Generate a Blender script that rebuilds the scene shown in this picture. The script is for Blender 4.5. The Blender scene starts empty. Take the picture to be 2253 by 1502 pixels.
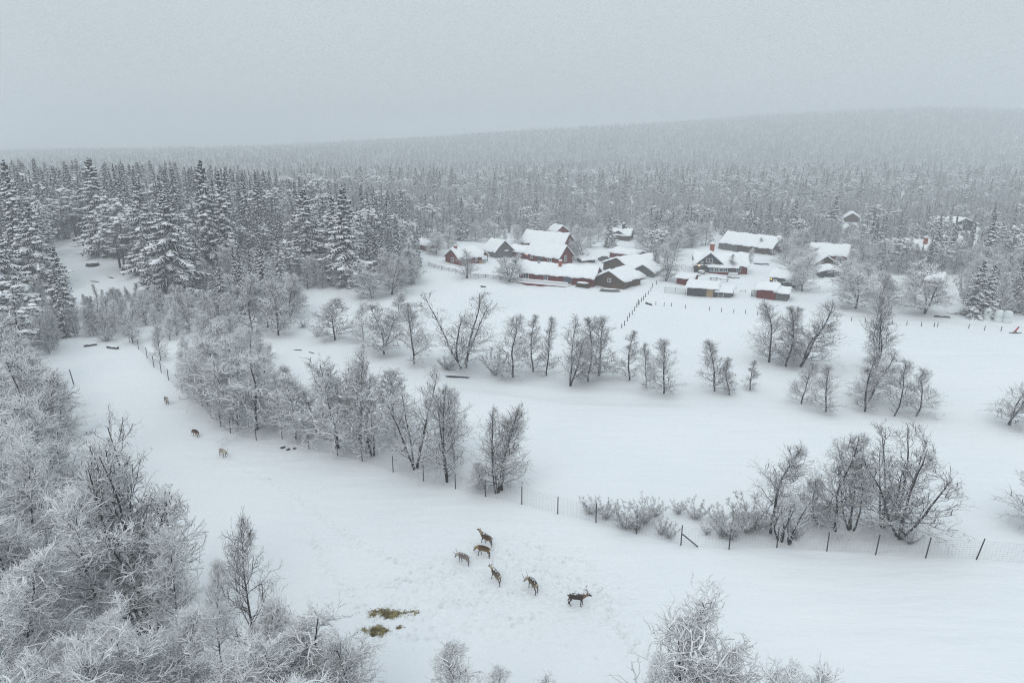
import bpy, math, random
import numpy as np
from mathutils import Vector, Matrix

S = bpy.context.scene
R = math.radians
PI = math.pi
# ------------------------------------------------------------------ camera
CAMH, PITCH, FPX = 38.0, R(16.0), 1502.0
cd = bpy.data.cameras.new("camera"); cam = bpy.data.objects.new("camera", cd)
S.collection.objects.link(cam); S.camera = cam
cam.location = (0, 0, CAMH); cam.rotation_euler = (R(90) - PITCH, 0, 0)
cd.sensor_width = 36; cd.lens = 24; cd.clip_start = 0.5; cd.clip_end = 20000
S.render.resolution_x, S.render.resolution_y = 1024, 682
# ------------------------------------------------------------------ world: overcast
SUN_EL, SUN_AZ = R(48), R(205)
W = bpy.data.worlds.new("World"); S.world = W; W.use_nodes = True
nt = W.node_tree; nt.nodes.clear()
def N(t, **k):
    n = nt.nodes.new(t)
    for a, b in k.items(): setattr(n, a, b)
    return n
out = N('ShaderNodeOutputWorld'); bg = N('ShaderNodeBackground'); sky = N('ShaderNodeTexSky')
sky.sky_type = 'NISHITA'; sky.sun_disc = False; sky.sun_elevation = SUN_EL; sky.sun_rotation = SUN_AZ
sky.dust_density = 4.0; sky.air_density = 1.5
tc = N('ShaderNodeTexCoord'); sep = N('ShaderNodeSeparateXYZ'); nt.links.new(tc.outputs['Generated'], sep.inputs[0])
# cloud deck: an even grey layer, a little brighter towards the zenith, with faint large mottling
mr = N('ShaderNodeMapRange'); mr.inputs['From Min'].default_value = 0.0; mr.inputs['From Max'].default_value = 1.0
mr.inputs['To Min'].default_value = 1.0; mr.inputs['To Max'].default_value = 1.70
nt.links.new(sep.outputs['Z'], mr.inputs['Value'])
no = N('ShaderNodeTexNoise'); no.inputs['Scale'].default_value = 2.2; no.inputs['Detail'].default_value = 3
mp = N('ShaderNodeMapping'); mp.inputs['Scale'].default_value = (1, 1, 3)
nt.links.new(tc.outputs['Generated'], mp.inputs[0]); nt.links.new(mp.outputs[0], no.inputs['Vector'])
mn = N('ShaderNodeMapRange'); mn.inputs['To Min'].default_value = 0.91; mn.inputs['To Max'].default_value = 1.09
nt.links.new(no.outputs['Fac'], mn.inputs['Value'])
mul = N('ShaderNodeMath', operation='MULTIPLY'); nt.links.new(mr.outputs[0], mul.inputs[0]); nt.links.new(mn.outputs[0], mul.inputs[1])
col = N('ShaderNodeVectorMath', operation='SCALE'); col.inputs[0].default_value = (5.36, 5.94, 6.34)
nt.links.new(mul.outputs[0], col.inputs['Scale'])
mix = N('ShaderNodeMix', data_type='RGBA'); mix.inputs['Factor'].default_value = 0.93
nt.links.new(sky.outputs[0], mix.inputs['A']); nt.links.new(col.outputs[0], mix.inputs['B'])
nt.links.new(mix.outputs['Result'], bg.inputs['Color']); bg.inputs['Strength'].default_value = 0.101
nt.links.new(bg.outputs[0], out.inputs['Surface'])
sl = bpy.data.lights.new("sun", 'SUN'); sl.energy = 0.65; sl.angle = R(35); sl.color = (1.0, 0.98, 0.95)
so = bpy.data.objects.new("sun", sl); S.collection.objects.link(so)
so.rotation_euler = (R(90) - SUN_EL, 0, R(180) - SUN_AZ)
S.view_settings.view_transform = 'Standard'; S.view_settings.look = 'None'
S.view_settings.exposure = 0.0; S.view_settings.gamma = 1.0
S.cycles.volume_bounces = 2; S.cycles.max_bounces = 10; S.cycles.diffuse_bounces = 7
S.cycles.glossy_bounces = 1; S.cycles.transmission_bounces = 2; S.cycles.transparent_max_bounces = 4
S.cycles.use_denoising = True; S.cycles.denoiser = 'OPENIMAGEDENOISE'; S.cycles.denoising_input_passes = 'RGB_ALBEDO_NORMAL'; S.cycles.denoising_prefilter = 'NONE'
S.cycles.use_adaptive_sampling = True; S.cycles.adaptive_threshold = 0.012
S.cycles.filter_width = 1.1
S.cycles.caustics_reflective = False; S.cycles.caustics_refractive = False
HAZE_DENSITY = 0.00088

# ------------------------------------------------------------------ tags
def tag(o, label=None, cat=None, group=None, kind=None):
    if label: o['label'] = label
    if cat: o['category'] = cat
    if group: o['group'] = group
    if kind: o['kind'] = kind
    return o
def empty(name, loc=(0, 0, 0), rz=0.0, parent=None):
    o = bpy.data.objects.new(name, None); S.collection.objects.link(o)
    o.location = loc; o.rotation_euler = (0, 0, rz); o.empty_display_size = 0.2
    if parent: o.parent = parent
    return o

# ------------------------------------------------------------------ terrain and projection
def ss(a, b, x):
    t = np.clip((x - a) / (b - a), 0, 1); return t * t * (3 - 2 * t)
def H(x, y):
    x = np.asarray(x, float); y = np.asarray(y, float)
    d = np.hypot(x, y)
    z = 0.22 * np.sin(x * .11 + 1.3) * np.cos(y * .083 + .4) + 0.16 * np.sin(x * .23 - y * .19 + 2.1) + 0.4 * np.sin(x * .031 + y * .027)
    z = z * (1 + ss(200, 600, d) * 1.5)
    z = z + 9.0 * ss(150, 250, y) * ss(15, -70, x) * (1 - ss(320, 620, y))         # wooded rise on the left
    z = z + 2.0 * ss(10, 0, np.abs(y + x * 0.0 - 185)) * ss(-60, -95, x) * 0.3
    z = z + 3.0 * ss(55, 15, y) * ss(-2, -22, x)                                  # near left bank
    vil = ss(178, 192, y) * (1 - ss(255, 300, y)) * ss(-35, -15, x) * (1 - ss(100, 125, x))
    z = z + vil * (.22 * np.sin(x * .93 + 1.1 * np.sin(y * .5)) * np.cos(y * .71 + .8 * np.sin(x * .4)) + .15 * np.sin(x * .37 + y * .61))
    crest = np.interp(x, [-4000, -2200, -900, -286, 93, 473, 789, 1043, 1425, 2500, 4500],
                      [6, 6, 10, 42, 61, 86, 108, 116, 113, 96, 80])
    z = z + crest * (0.55 * np.clip((y - 950) / 950, 0, 1) + 0.45 * ss(950, 1900, y)) + 6 * np.sin(x * .0061 + 1) * np.sin(y * .0047) * ss(600, 1500, y)
    return z
ct, st_ = math.cos(PITCH), math.sin(PITCH)
def proj(x, y, z):
    dz = z - CAMH
    yc = y * st_ + dz * ct; zc = np.maximum(y * ct - dz * st_, 1e-3)
    return 1126.5 + FPX * x / zc, 751 - FPX * yc / zc, zc
def P(px, py):
    """ground point seen at photo pixel (px, py)"""
    a, b = (px - 1126.5) / FPX, -(py - 751) / FPX
    d = np.array([a, b * st_ + ct, b * ct - st_])
    t = np.concatenate([np.linspace(15, 600, 1200), np.linspace(600, 4000, 1500)])
    g = CAMH + d[2] * t - H(d[0] * t, d[1] * t)
    k = int(np.argmax(g < 0)) or len(t) - 1
    lo, hi = t[k - 1], t[k]
    for _ in range(30):
        m = (lo + hi) / 2
        if CAMH + d[2] * m - H(d[0] * m, d[1] * m) < 0: hi = m
        else: lo = m
    return Vector((d[0] * lo, d[1] * lo, float(H(d[0] * lo, d[1] * lo))))
def height_to(p, pytop):
    """height of an upright thing at p whose top shows at photo row pytop"""
    b = -(pytop - 751) / FPX
    k = (b * ct - st_) / (b * st_ + ct)
    return CAMH + k * p.y - p.z
def mpp(p):  # metres per photo pixel at p
    return float(proj(p.x, p.y, p.z)[2]) / FPX
def inpoly(px, py, poly):
    px = np.asarray(px); py = np.asarray(py); c = np.zeros(px.shape, bool); n = len(poly); j = n - 1
    for i in range(n):
        xi, yi = poly[i]; xj, yj = poly[j]
        if yi != yj:
            c ^= ((yi > py) != (yj > py)) & (px < (xj - xi) * (py - yi) / (yj - yi) + xi)
        j = i
    return c

# ------------------------------------------------------------------ mesh building
def mesh(name, parts, mats, smooth=True):
    """parts: list of (V (n,3), F (m,k), material index)"""
    vs, li, ls, mi, off = [], [], [], [], 0
    for V, F, m in parts:
        V = np.asarray(V, float).reshape(-1, 3); F = np.asarray(F, int)
        vs.append(V); li.append((F + off).ravel()); ls.append(np.full(len(F), F.shape[1])); mi.append(np.full(len(F), m)); off += len(V)
    vs = np.concatenate(vs); li = np.concatenate(li); ls = np.concatenate(ls); mi = np.concatenate(mi)
    me = bpy.data.meshes.new(name)
    me.vertices.add(len(vs)); me.vertices.foreach_set('co', vs.ravel())
    me.loops.add(len(li)); me.loops.foreach_set('vertex_index', li.astype(np.int32))
    me.polygons.add(len(ls)); st = np.concatenate([[0], np.cumsum(ls)[:-1]])
    me.polygons.foreach_set('loop_start', st.astype(np.int32))
    me.polygons.foreach_set('material_index', mi.astype(np.int32))
    me.polygons.foreach_set('use_smooth', np.full(len(ls), smooth))
    for m in mats: me.materials.append(m)
    me.update(calc_edges=True); me.validate()
    return me
def ob(name, me, parent=None, loc=None, rz=None):
    o = bpy.data.objects.new(name, me); S.collection.objects.link(o)
    if parent: o.parent = parent
    if loc is not None: o.location = loc
    if rz is not None: o.rotation_euler = (0, 0, rz)
    return o
def boxp(x0, x1, y0, y1, z0, z1, m=0):
    V = [(x, y, z) for z in (z0, z1) for y in (y0, y1) for x in (x0, x1)]
    return (V, [(0, 2, 3, 1), (4, 5, 7, 6), (0, 1, 5, 4), (2, 6, 7, 3), (0, 4, 6, 2), (1, 3, 7, 5)], m)
def barp(a, b, r, m=0, sides=6, r2=None):
    a, b = np.array(a, float), np.array(b, float)
    V, F = tubes(np.stack([a, b])[None], np.array([[r, r if r2 is None else r2]]), sides)
    caps = [tuple(range(sides))[::-1], tuple(range(sides, 2 * sides))]
    return [(V, F, m), (V, caps, m)]
def tubes(pts, rad, sides):
    """pts (N,n,3), rad (N,n) -> verts, quads"""
    Nn, n, _ = pts.shape
    tan = np.empty_like(pts); tan[:, 1:-1] = pts[:, 2:] - pts[:, :-2]; tan[:, 0] = pts[:, 1] - pts[:, 0]; tan[:, -1] = pts[:, -1] - pts[:, -2]
    tan /= np.linalg.norm(tan, axis=2, keepdims=True) + 1e-9
    ref = np.where(np.abs(tan[:, :1, 2:3]) > .9, np.array([1., 0, 0]), np.array([0, 0, 1.]))
    u = np.cross(tan, np.broadcast_to(ref, tan.shape)); u /= np.linalg.norm(u, axis=2, keepdims=True) + 1e-9
    v = np.cross(u, tan)
    a = np.arange(sides) * 2 * PI / sides + PI / 2
    V = pts[:, :, None] + rad[:, :, None, None] * (np.cos(a)[:, None] * u[:, :, None] + np.sin(a)[:, None] * v[:, :, None])
    idx = np.arange(Nn * n * sides).reshape(Nn, n, sides)
    nx = np.roll(idx, -1, axis=2)
    F = np.stack([idx[:, :-1], nx[:, :-1], nx[:, 1:], idx[:, 1:]], -1).reshape(-1, 4)
    return V.reshape(-1, 3), F

# ------------------------------------------------------------------ materials
def mat(name):
    m = bpy.data.materials.new(name); m.use_nodes = True; t = m.node_tree; t.nodes.clear()
    o = t.nodes.new('ShaderNodeOutputMaterial'); b = t.nodes.new('ShaderNodeBsdfPrincipled'); t.links.new(b.outputs[0], o.inputs[0])
    b.inputs['Roughness'].default_value = .75; b.inputs['Specular IOR Level'].default_value = .25
    return m, t, b
def nd(t, typ, ins=None, **k):
    n = t.nodes.new(typ)
    for a, b in k.items(): setattr(n, a, b)
    for a, b in (ins or {}).items():
        if isinstance(b, bpy.types.NodeSocket): t.links.new(b, n.inputs[a])
        else: n.inputs[a].default_value = b
    return n
def math_(t, op, a, b=None, c=None, clamp=False):
    n = t.nodes.new('ShaderNodeMath'); n.operation = op; n.use_clamp = clamp
    for i, v in enumerate((a, b, c)):
        if v is None: continue
        if isinstance(v, bpy.types.NodeSocket): t.links.new(v, n.inputs[i])
        else: n.inputs[i].default_value = v
    return n.outputs[0]
def mixc(t, f, a, b):
    n = t.nodes.new('ShaderNodeMix'); n.data_type = 'RGBA'
    for k, v in (('Factor', f), ('A', a), ('B', b)):
        s = n.inputs[k]
        if isinstance(v, bpy.types.NodeSocket): t.links.new(v, s)
        else: s.default_value = v if k == 'Factor' else (*v, 1)
    return n.outputs['Result']
SNOWC = (0.93, 0.94, 0.95)
def snow_topped(name, darkA, darkB, thr=0.3, nscale=2.0, soft=.12, attr=False, namp=.5):
    """a dark surface with snow lying on whatever faces up"""
    m, t, b = mat(name)
    g = nd(t, 'ShaderNodeNewGeometry'); s = nd(t, 'ShaderNodeSeparateXYZ', {0: g.outputs['Normal']})
    tcn = nd(t, 'ShaderNodeTexCoord')
    n1 = nd(t, 'ShaderNodeTexNoise', {'Vector': tcn.outputs['Object'], 'Scale': nscale, 'Detail': 1.0})
    v = math_(t, 'ADD', s.outputs['Z'], math_(t, 'MULTIPLY', math_(t, 'SUBTRACT', n1.outputs['Fac'], .5), namp))
    if attr:
        oi = nd(t, 'ShaderNodeObjectInfo'); sc = nd(t, 'ShaderNodeSeparateColor', {0: oi.outputs['Color']})
        th = math_(t, 'SUBTRACT', 0.95, math_(t, 'MULTIPLY', sc.outputs[0], 1.5)); tint = sc.outputs[1]
    else: th = thr; tint = n1.outputs['Fac']
    mk = math_(t, 'ADD', math_(t, 'DIVIDE', math_(t, 'SUBTRACT', v, th), 2 * soft), .5, clamp=True)
    t.links.new(mixc(t, mk, mixc(t, tint, darkA, darkB), SNOWC), b.inputs['Base Color'])
    b.inputs['Roughness'].default_value = .8
    return m
M = {}
M['birch'] = snow_topped('birch_bark_with_snow', (.016, .019, .024), (.046, .038, .037), attr=True, nscale=2.2, soft=.07, namp=.9)
M['birch_far'] = snow_topped('frosted_birch', (.018, .024, .030), (.042, .045, .05), thr=.14, nscale=1.6, soft=.07, namp=.9)
M['spruce'] = snow_topped('spruce_needles_with_snow', (.007, .018, .019), (.014, .030, .030), thr=.46, nscale=.8, namp=.9)
M['sprucetrunk'] = snow_topped('spruce_bark', (.05, .04, .035), (.08, .065, .055), thr=.7)
m, t, b = mat('snow_pillow')
b.inputs['Base Color'].default_value = (*SNOWC, 1); b.inputs['Roughness'].default_value = .6; M['pillow'] = m

def snow_ground():
    m, t, b = mat('snow_cover')
    tcn = nd(t, 'ShaderNodeTexCoord'); pos = tcn.outputs['Object']
    at = nd(t, 'ShaderNodeAttribute', attribute_name='trample'); tr = at.outputs['Fac']
    big = nd(t, 'ShaderNodeTexNoise', {'Vector': pos, 'Scale': .05, 'Detail': 4.0})
    fine = nd(t, 'ShaderNodeTexNoise', {'Vector': pos, 'Scale': .9, 'Detail': 6.0, 'Roughness': .6})
    mpv = nd(t, 'ShaderNodeMapping', {'Vector': pos, 'Scale': (.12, .5, 1), 'Rotation': (0, 0, .35)})
    drift = nd(t, 'ShaderNodeTexNoise', {'Vector': mpv.outputs[0], 'Scale': 1.0, 'Detail': 3.0})
    hoof = nd(t, 'ShaderNodeTexNoise', {'Vector': pos, 'Scale': 3.2, 'Detail': 4.0, 'Roughness': .7})
    vor = nd(t, 'ShaderNodeTexVoronoi', {'Vector': pos, 'Scale': 1.7, 'Randomness': 1.0})
    pit = math_(t, 'MULTIPLY', math_(t, 'LESS_THAN', vor.outputs['Distance'], .22), -.06)
    h = math_(t, 'ADD', math_(t, 'MULTIPLY', fine.outputs['Fac'], .05), math_(t, 'MULTIPLY', drift.outputs['Fac'], .34))
    h2 = math_(t, 'ADD', math_(t, 'MULTIPLY', hoof.outputs['Fac'], .20), pit)
    hh = math_(t, 'ADD', h, math_(t, 'MULTIPLY', h2, tr))
    bp = nd(t, 'ShaderNodeBump', {'Height': hh, 'Strength': .75, 'Distance': 1.0})
    t.links.new(bp.outputs[0], b.inputs['Normal'])
    c = mixc(t, big.outputs['Fac'], (.80, .835, .865), (.90, .91, .915))
    # trampled snow is a little greyer, in specks where the hoof bump is low
    spk = math_(t, 'MULTIPLY', math_(t, 'MULTIPLY', math_(t, 'LESS_THAN', hoof.outputs['Fac'], .40), tr), .22)
    c = mixc(t, spk, c, (.55, .57, .58))
    t.links.new(c, b.inputs['Base Color']); b.inputs['Roughness'].default_value = .7; b.inputs['Specular IOR Level'].default_value = .15
    return m
M['ground'] = snow_ground()

# ------------------------------------------------------------------ ground sheet
ENC = [(85, 800), (165, 748), (285, 755), (330, 800), (400, 875), (480, 950), (560, 975), (700, 1003), (850, 1035), (1000, 1078), (1150, 1118),
       (1300, 1160), (1500, 1215), (1330, 1300), (1370, 1420), (1450, 1600), (800, 1600), (560, 1480), (420, 1420), (130, 1260), (130, 960), (110, 860)]
def make_ground():
    def axis(lo, hi, d0, d1, fine):
        c = list(np.arange(d0, d1, fine)); s = fine; v = d1
        while v < hi: c.append(v); s = min(s * 1.018, 60); v += s
        c.append(hi); s = fine; v = d0 - fine; pre = []
        while v > lo: pre.append(v); s = min(s * 1.018, 60); v -= s
        pre.append(lo); return np.array(pre[::-1] + c)
    xs = axis(-3900, 3900, -24, 12, .16); ys = axis(-60, 3900, 42, 76, .16)
    X, Y = np.meshgrid(xs, ys); Z = H(X, Y)
    px, py, zc = proj(X, Y, Z)
    path = [P(*q) for q in ((1330, 1350), (1100, 1260), (900, 1210), (700, 1110), (520, 1010), (400, 920), (250, 820))]
    dm = np.full(X.shape, 1e9)
    for a, b_ in zip(path[:-1], path[1:]):
        vx, vy = b_.x - a.x, b_.y - a.y; u = np.clip(((X - a.x) * vx + (Y - a.y) * vy) / (vx * vx + vy * vy), 0, 1)
        dm = np.minimum(dm, (X - a.x - u * vx) ** 2 + (Y - a.y - u * vy) ** 2)
    wob = 1 + .35 * np.sin(X * .31 + Y * .17) * np.cos(Y * .27 - X * .12)
    tr = .05 + .75 * np.exp(-dm / (95 * wob))
    rng = np.random.default_rng(3)
    cx, cy = P(1120, 1270)[:2]
    tr = tr * np.clip(.35 + .75 * np.exp(-((X - cx) ** 2 + (Y - cy) ** 2) / 260), 0, 1.1)
    # hoof prints stamped along wandering tracks and over the trampled patch
    prints = []
    def track(pts, step=.55, jit=.12):
        w = [P(*q) for q in pts]
        for a, b_ in zip(w[:-1], w[1:]):
            L = (b_ - a).length; n = max(2, int(L / step))
            for i in range(n):
                f = i / n; q = a.lerp(b_, f); off = (.16 if i % 2 else -.16)
                nrm = Vector((-(b_ - a).y, (b_ - a).x, 0)).normalized()
                prints.append((q.x + nrm.x * off + rng.normal(0, jit), q.y + nrm.y * off + rng.normal(0, jit), .16, .20))
    for tk in ([(1060, 1200), (1110, 1215), (1180, 1250), (1240, 1290), (1290, 1310)], [(1085, 1225), (1150, 1252), (1215, 1262), (1280, 1275), (1325, 1300), (1340, 1335)],
               [(1090, 1190), (1150, 1192), (1195, 1210), (1180, 1235)], [(1200, 1255), (1205, 1238), (1260, 1224), (1296, 1238), (1298, 1262)],
               [(1230, 1290), (1300, 1300), (1335, 1330), (1330, 1370), (1370, 1400), (1400, 1440)], [(1340, 1340), (1360, 1380), (1420, 1450)],
               [(680, 1160), (700, 1230), (780, 1330), (850, 1380)], [(640, 1190), (720, 1200), (800, 1196)], [(900, 1360), (1000, 1330), (1100, 1300), (1180, 1300)],
               [(700, 1310), (820, 1290), (960, 1270), (1030, 1245)], [(500, 1010), (560, 1040), (660, 1100), (760, 1180), (900, 1250)],
               [(430, 970), (400, 910), (370, 880), (330, 850)], [(860, 1340), (870, 1280), (960, 1230), (1050, 1210)], [(880, 1400), (960, 1400), (1050, 1380), (1200, 1350)]):
        track(tk); track([(a + 9, b_ + 4) for a, b_ in tk], jit=.25)
    for _ in range(3000):
        f = rng.random(); c = (P(1110, 1250), P(1010, 1330), P(880, 1330), P(1260, 1330))[int(f * 4)]
        prints.append((c.x + rng.normal(0, 4.2), c.y + rng.normal(0, 3.0), rng.uniform(.1, .2), rng.uniform(.04, .12)))
    def groove(pts, w, dp):
        nonlocal Z
        q = [P(*p_) for p_ in pts]
        for a, b_ in zip(q[:-1], q[1:]):
            vx, vy = b_.x - a.x, b_.y - a.y; u = np.clip(((X - a.x) * vx + (Y - a.y) * vy) / (vx * vx + vy * vy), 0, 1)
            d2 = (X - a.x - u * vx) ** 2 + (Y - a.y - u * vy) ** 2
            Z = np.minimum(Z, H(X, Y) - dp * np.exp(-d2 / (w * w)) + .35 * dp * np.exp(-(np.sqrt(d2) - 2.1 * w) ** 2 / (w * w)))
    Z0 = Z.copy()
    groove([(1620, 768), (1800, 776), (1980, 781), (2120, 778), (2300, 779)], .9, .28)
    groove([(1040, 850), (1180, 868), (1350, 880), (1500, 884)], 2.2, .35)
    groove([(1580, 640), (1640, 622), (1690, 600), (1700, 585)], 1.3, .3); groove([(1840, 690), (1950, 700), (2100, 706), (2300, 718)], 1.6, .35)
    groove([(1380, 670), (1330, 700), (1200, 720)], 1.2, .15)
    for x, y, r, dp in prints:
        i0, i1 = np.searchsorted(xs, [x - 2.2 * r, x + 2.2 * r]); j0, j1 = np.searchsorted(ys, [y - 2.2 * r, y + 2.2 * r])
        if i1 <= i0 or j1 <= j0: continue
        d2 = ((X[j0:j1, i0:i1] - x) ** 2 + (Y[j0:j1, i0:i1] - y) ** 2) / (r * r)
        Z[j0:j1, i0:i1] += -dp * np.exp(-d2 * 1.6) + dp * .25 * np.exp(-(np.sqrt(d2) - 1.5) ** 2 * 4)
    ny, nx = X.shape
    idx = np.arange(nx * ny).reshape(ny, nx)
    F = np.stack([idx[:-1, :-1], idx[:-1, 1:], idx[1:, 1:], idx[1:, :-1]], -1).reshape(-1, 4)
    me = mesh('ground', [(np.stack([X, Y, Z], -1), F, 0)], [M['ground']])
    a = me.attributes.new('trample', 'FLOAT', 'POINT'); a.data.foreach_set('value', tr.ravel().astype(np.float32))
    tag(ob('snow_ground', me), 'snow covered ground of field, enclosure and wooded hill', kind='structure')
make_ground()

# ------------------------------------------------------------------ tree growing
def interp(par, t):
    n = par.shape[1]; s = t * (n - 1); i = np.minimum(s.astype(int), n - 2); f = (s - i)[:, None]
    r = np.arange(len(par)); a, b_ = par[r, i], par[r, i + 1]
    tg = b_ - a; tg /= np.linalg.norm(tg, axis=1, keepdims=True) + 1e-9
    return a * (1 - f) + b_ * f, tg
def grow(rng, par, k, tlo, thi, lenf, ang, up, wob, n, flat=0.0):
    K = len(par) * k; rep = np.repeat(par, k, axis=0)
    t = (np.tile(np.arange(k), len(par)) + rng.random(K)) / k; t = tlo + (thi - tlo) * t
    p0, tg = interp(rep, t)
    rv = rng.normal(size=(K, 3)); rv -= (rv * tg).sum(1, keepdims=True) * tg
    rv[:, 2] *= (1 - flat); rv /= np.linalg.norm(rv, axis=1, keepdims=True) + 1e-9
    A = (ang(t) if callable(ang) else ang) + rng.normal(0, .16, K)
    d = np.cos(A)[:, None] * tg + np.sin(A)[:, None] * rv
    L = lenf(t, np.repeat(np.linalg.norm(par[:, -1] - par[:, 0], axis=1), k), rng.random(K))
    pts = np.empty((K, n, 3)); pts[:, 0] = p0
    for i in range(1, n):
        pts[:, i] = pts[:, i - 1] + d * (L / (n - 1))[:, None]
        d = d + rng.normal(0, wob, (K, 3)); d[:, 2] += up(t) if callable(up) else up; d /= np.linalg.norm(d, axis=1, keepdims=True)
    return pts, t
ICO = np.array([(0, 0, 1), (.894, 0, .447), (.276, .851, .447), (-.724, .526, .447), (-.724, -.526, .447), (.276, -.851, .447),
                (.724, .526, -.447), (-.276, .851, -.447), (-.894, 0, -.447), (-.276, -.851, -.447), (.724, -.526, -.447), (0, 0, -1)])
ICF = np.array([(0, 1, 2), (0, 2, 3), (0, 3, 4), (0, 4, 5), (0, 5, 1), (1, 6, 2), (2, 7, 3), (3, 8, 4), (4, 9, 5), (5, 10, 1),
                (2, 6, 7), (3, 7, 8), (4, 8, 9), (5, 9, 10), (1, 10, 6), (11, 7, 6), (11, 8, 7), (11, 9, 8), (11, 10, 9), (11, 6, 10)])
def pillows(rng, c, sx, sz, az=None):
    n = len(c); V = ICO[None] * np.stack([sx, sx * .6, sz], -1)[:, None]
    V = V * (1 + rng.normal(0, .12, (n, 12, 1)))
    a = rng.random(n) * 2 * PI if az is None else az
    ca, sa = np.cos(a)[:, None], np.sin(a)[:, None]
    V = np.stack([V[..., 0] * ca - V[..., 1] * sa, V[..., 0] * sa + V[..., 1] * ca, V[..., 2]], -1) + c[:, None]
    F = (ICF[None] + (np.arange(n) * 12)[:, None, None]).reshape(-1, 3)
    return V.reshape(-1, 3), F
def birch_parts(seed, style, Hh=10., Wd=5., tw=1.0, dens=1.0, lean=0.0):
    """trunk parts and crown parts; tw = twig thickness, with the snow it carries"""
    rng = np.random.default_rng(seed)
    stems = {'cone': 1, 'slim': 1, 'vase': 4, 'round': 2, 'bush': 16, 'snag': 3}[style]
    base = []
    for s in range(stems):
        n = 10; az = 2 * PI * (s + rng.random() * .6) / stems
        spread = {'cone': .03, 'slim': .02, 'vase': .34, 'round': .18, 'bush': .75, 'snag': .35}[style] * (rng.uniform(.5, 1.2) if s else .35)
        d = np.array([math.cos(az) * spread + lean, math.sin(az) * spread, 1.]); d /= np.linalg.norm(d)
        L = Hh * (1.0 if s == 0 else rng.uniform(.72, .95)) * (1.02 if stems == 1 else 1.0) / max(d[2], .5) * .98
        p = np.array([rng.normal(0, .12) if stems > 1 else 0, rng.normal(0, .12) if stems > 1 else 0, -.4]); pl = [p.copy()]
        for i in range(1, n):
            p = p + d * L / (n - 1); pl.append(p.copy())
            d = d + rng.normal(0, .07, 3) * np.array([1, 1, .2]); d[2] += .06; d /= np.linalg.norm(d)
        base.append(pl)
    base = np.array(base)
    r0 = {'cone': .10, 'slim': .075, 'vase': .070, 'round': .085, 'bush': .035, 'snag': .12}[style] * Hh / 10
    tt = np.linspace(0, 1, 10)
    rb = np.broadcast_to(r0 * (1 - tt) ** .8 + .02, (stems, 10)).copy()
    T = [(*tubes(base, rb, 7), 0)]
    if style == 'snag':
        l1, t1 = grow(rng, base, 4, .3, .95, lambda t, L, r: (.25 + .2 * r) * L * (1.1 - t), .6, .1, .15, 5)
        l2, t2 = grow(rng, l1, 3, .3, .95, lambda t, L, r: (.3 + .2 * r) * L, .6, .08, .15, 4)
        T.append((*tubes(l1, np.broadcast_to(np.linspace(.06, .03, 5), l1.shape[:2]), 5), 0))
        return T, [(*tubes(l2, np.broadcast_to(np.linspace(.035, .015, 4), l2.shape[:2]), 4), 0)]
    lo = {'cone': .08, 'slim': .08, 'vase': .12, 'round': .10, 'bush': .12}[style]
    if dens > 1.2: lo = .22
    prof = {'cone': lambda t: (1 - t) ** .58 * 1.0 * np.clip(.45 + t * 2.2, 0, 1) + .10, 'slim': lambda t: (1 - t) ** .6 * .95 * np.clip(.4 + t * 2, 0, 1) + .12,
            'vase': lambda t: (1 - t) ** .55 * .95 + .14, 'round': lambda t: (1 - t) ** .5 * 1.05 * np.clip(.5 + t * 1.8, 0, 1) + .14, 'bush': lambda t: .5 + 0 * t}[style]
    k1 = {'cone': 46, 'slim': 38, 'vase': 17, 'round': 26, 'bush': 7}[style]
    wid = Wd / 2 * (1.0 if stems == 1 else .68)
    l1, t1 = grow(rng, base, k1, lo, .97, lambda t, L, r: wid * prof(t) * (.7 + .6 * r) * 1.12, lambda t: 1.22 - .6 * t, lambda t: .03 + .09 * t, .12, 7)
    rr = (.040 * (1 - t1) + .018)[:, None] * np.linspace(1, .35, 7)[None] * Hh / 10 * (.8 + .2 * tw) * (.5 if style == 'bush' else 1)
    T.append((*tubes(l1, rr, 5), 0))
    k2, k3 = (6, 4) if dens > 1.2 else (6, 3) if tw > 1.6 else (5, 3) if style == 'vase' else (6, 4)
    l2, t2 = grow(rng, l1, k2, .15, 1.0, lambda t, L, r: (.36 + .36 * r) * L * (1.15 - .5 * t) + .15, .78, .05, .20, 5)
    l3, t3 = grow(rng, l2, k3, .12, 1.0, lambda t, L, r: (.34 + .36 * r) * L * (1.1 - .35 * t) + .12, .80, .04, .26, 4)
    l4, t4 = grow(rng, l3, 2, .3, 1.0, lambda t, L, r: .14 + .24 * r, .75, .02, .2, 3)
    l1t, _ = grow(rng, base, 4, .75, 1.0, lambda t, L, r: .5 + .5 * r, .5, .05, .15, 4)
    l2t, _ = grow(rng, l1t, 8, .1, 1.0, lambda t, L, r: .2 + .3 * r, .7, .02, .2, 3)
    q = tw; near = dens > 1.2; heavy = tw > 1.6 or near
    sr = (.9 if heavy else .5)
    T.append((*tubes(l1 + np.array([0, 0, 1.]) * (rr * .75)[..., None], rr * sr, 4), 1))
    if heavy: T.append((*tubes(l2 + np.array([0, 0, .022 * (1 if near else 1.5)]), np.broadcast_to(np.linspace(.026, .014, 5) * (1 if near else 1.5), l2.shape[:2]), 3), 1))
    extra = []
    if heavy:
        s3 = l3[rng.random(len(l3)) < (.75 if near else .5)]
        extra = [(*tubes(s3 + np.array([0, 0, .016]), np.broadcast_to(np.linspace(.020, .009, 4) * (1.15 if near else 1.5), s3.shape[:2]), 3), 1)]
        tp = l3[rng.random(len(l3)) < (.004 if near else .05)][:, 1]; sz = rng.uniform(.04, .08, len(tp))
        extra.append((*pillows(rng, tp + np.array([0, 0, .02]), sz * 2.0, sz * .6), 1))
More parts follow.
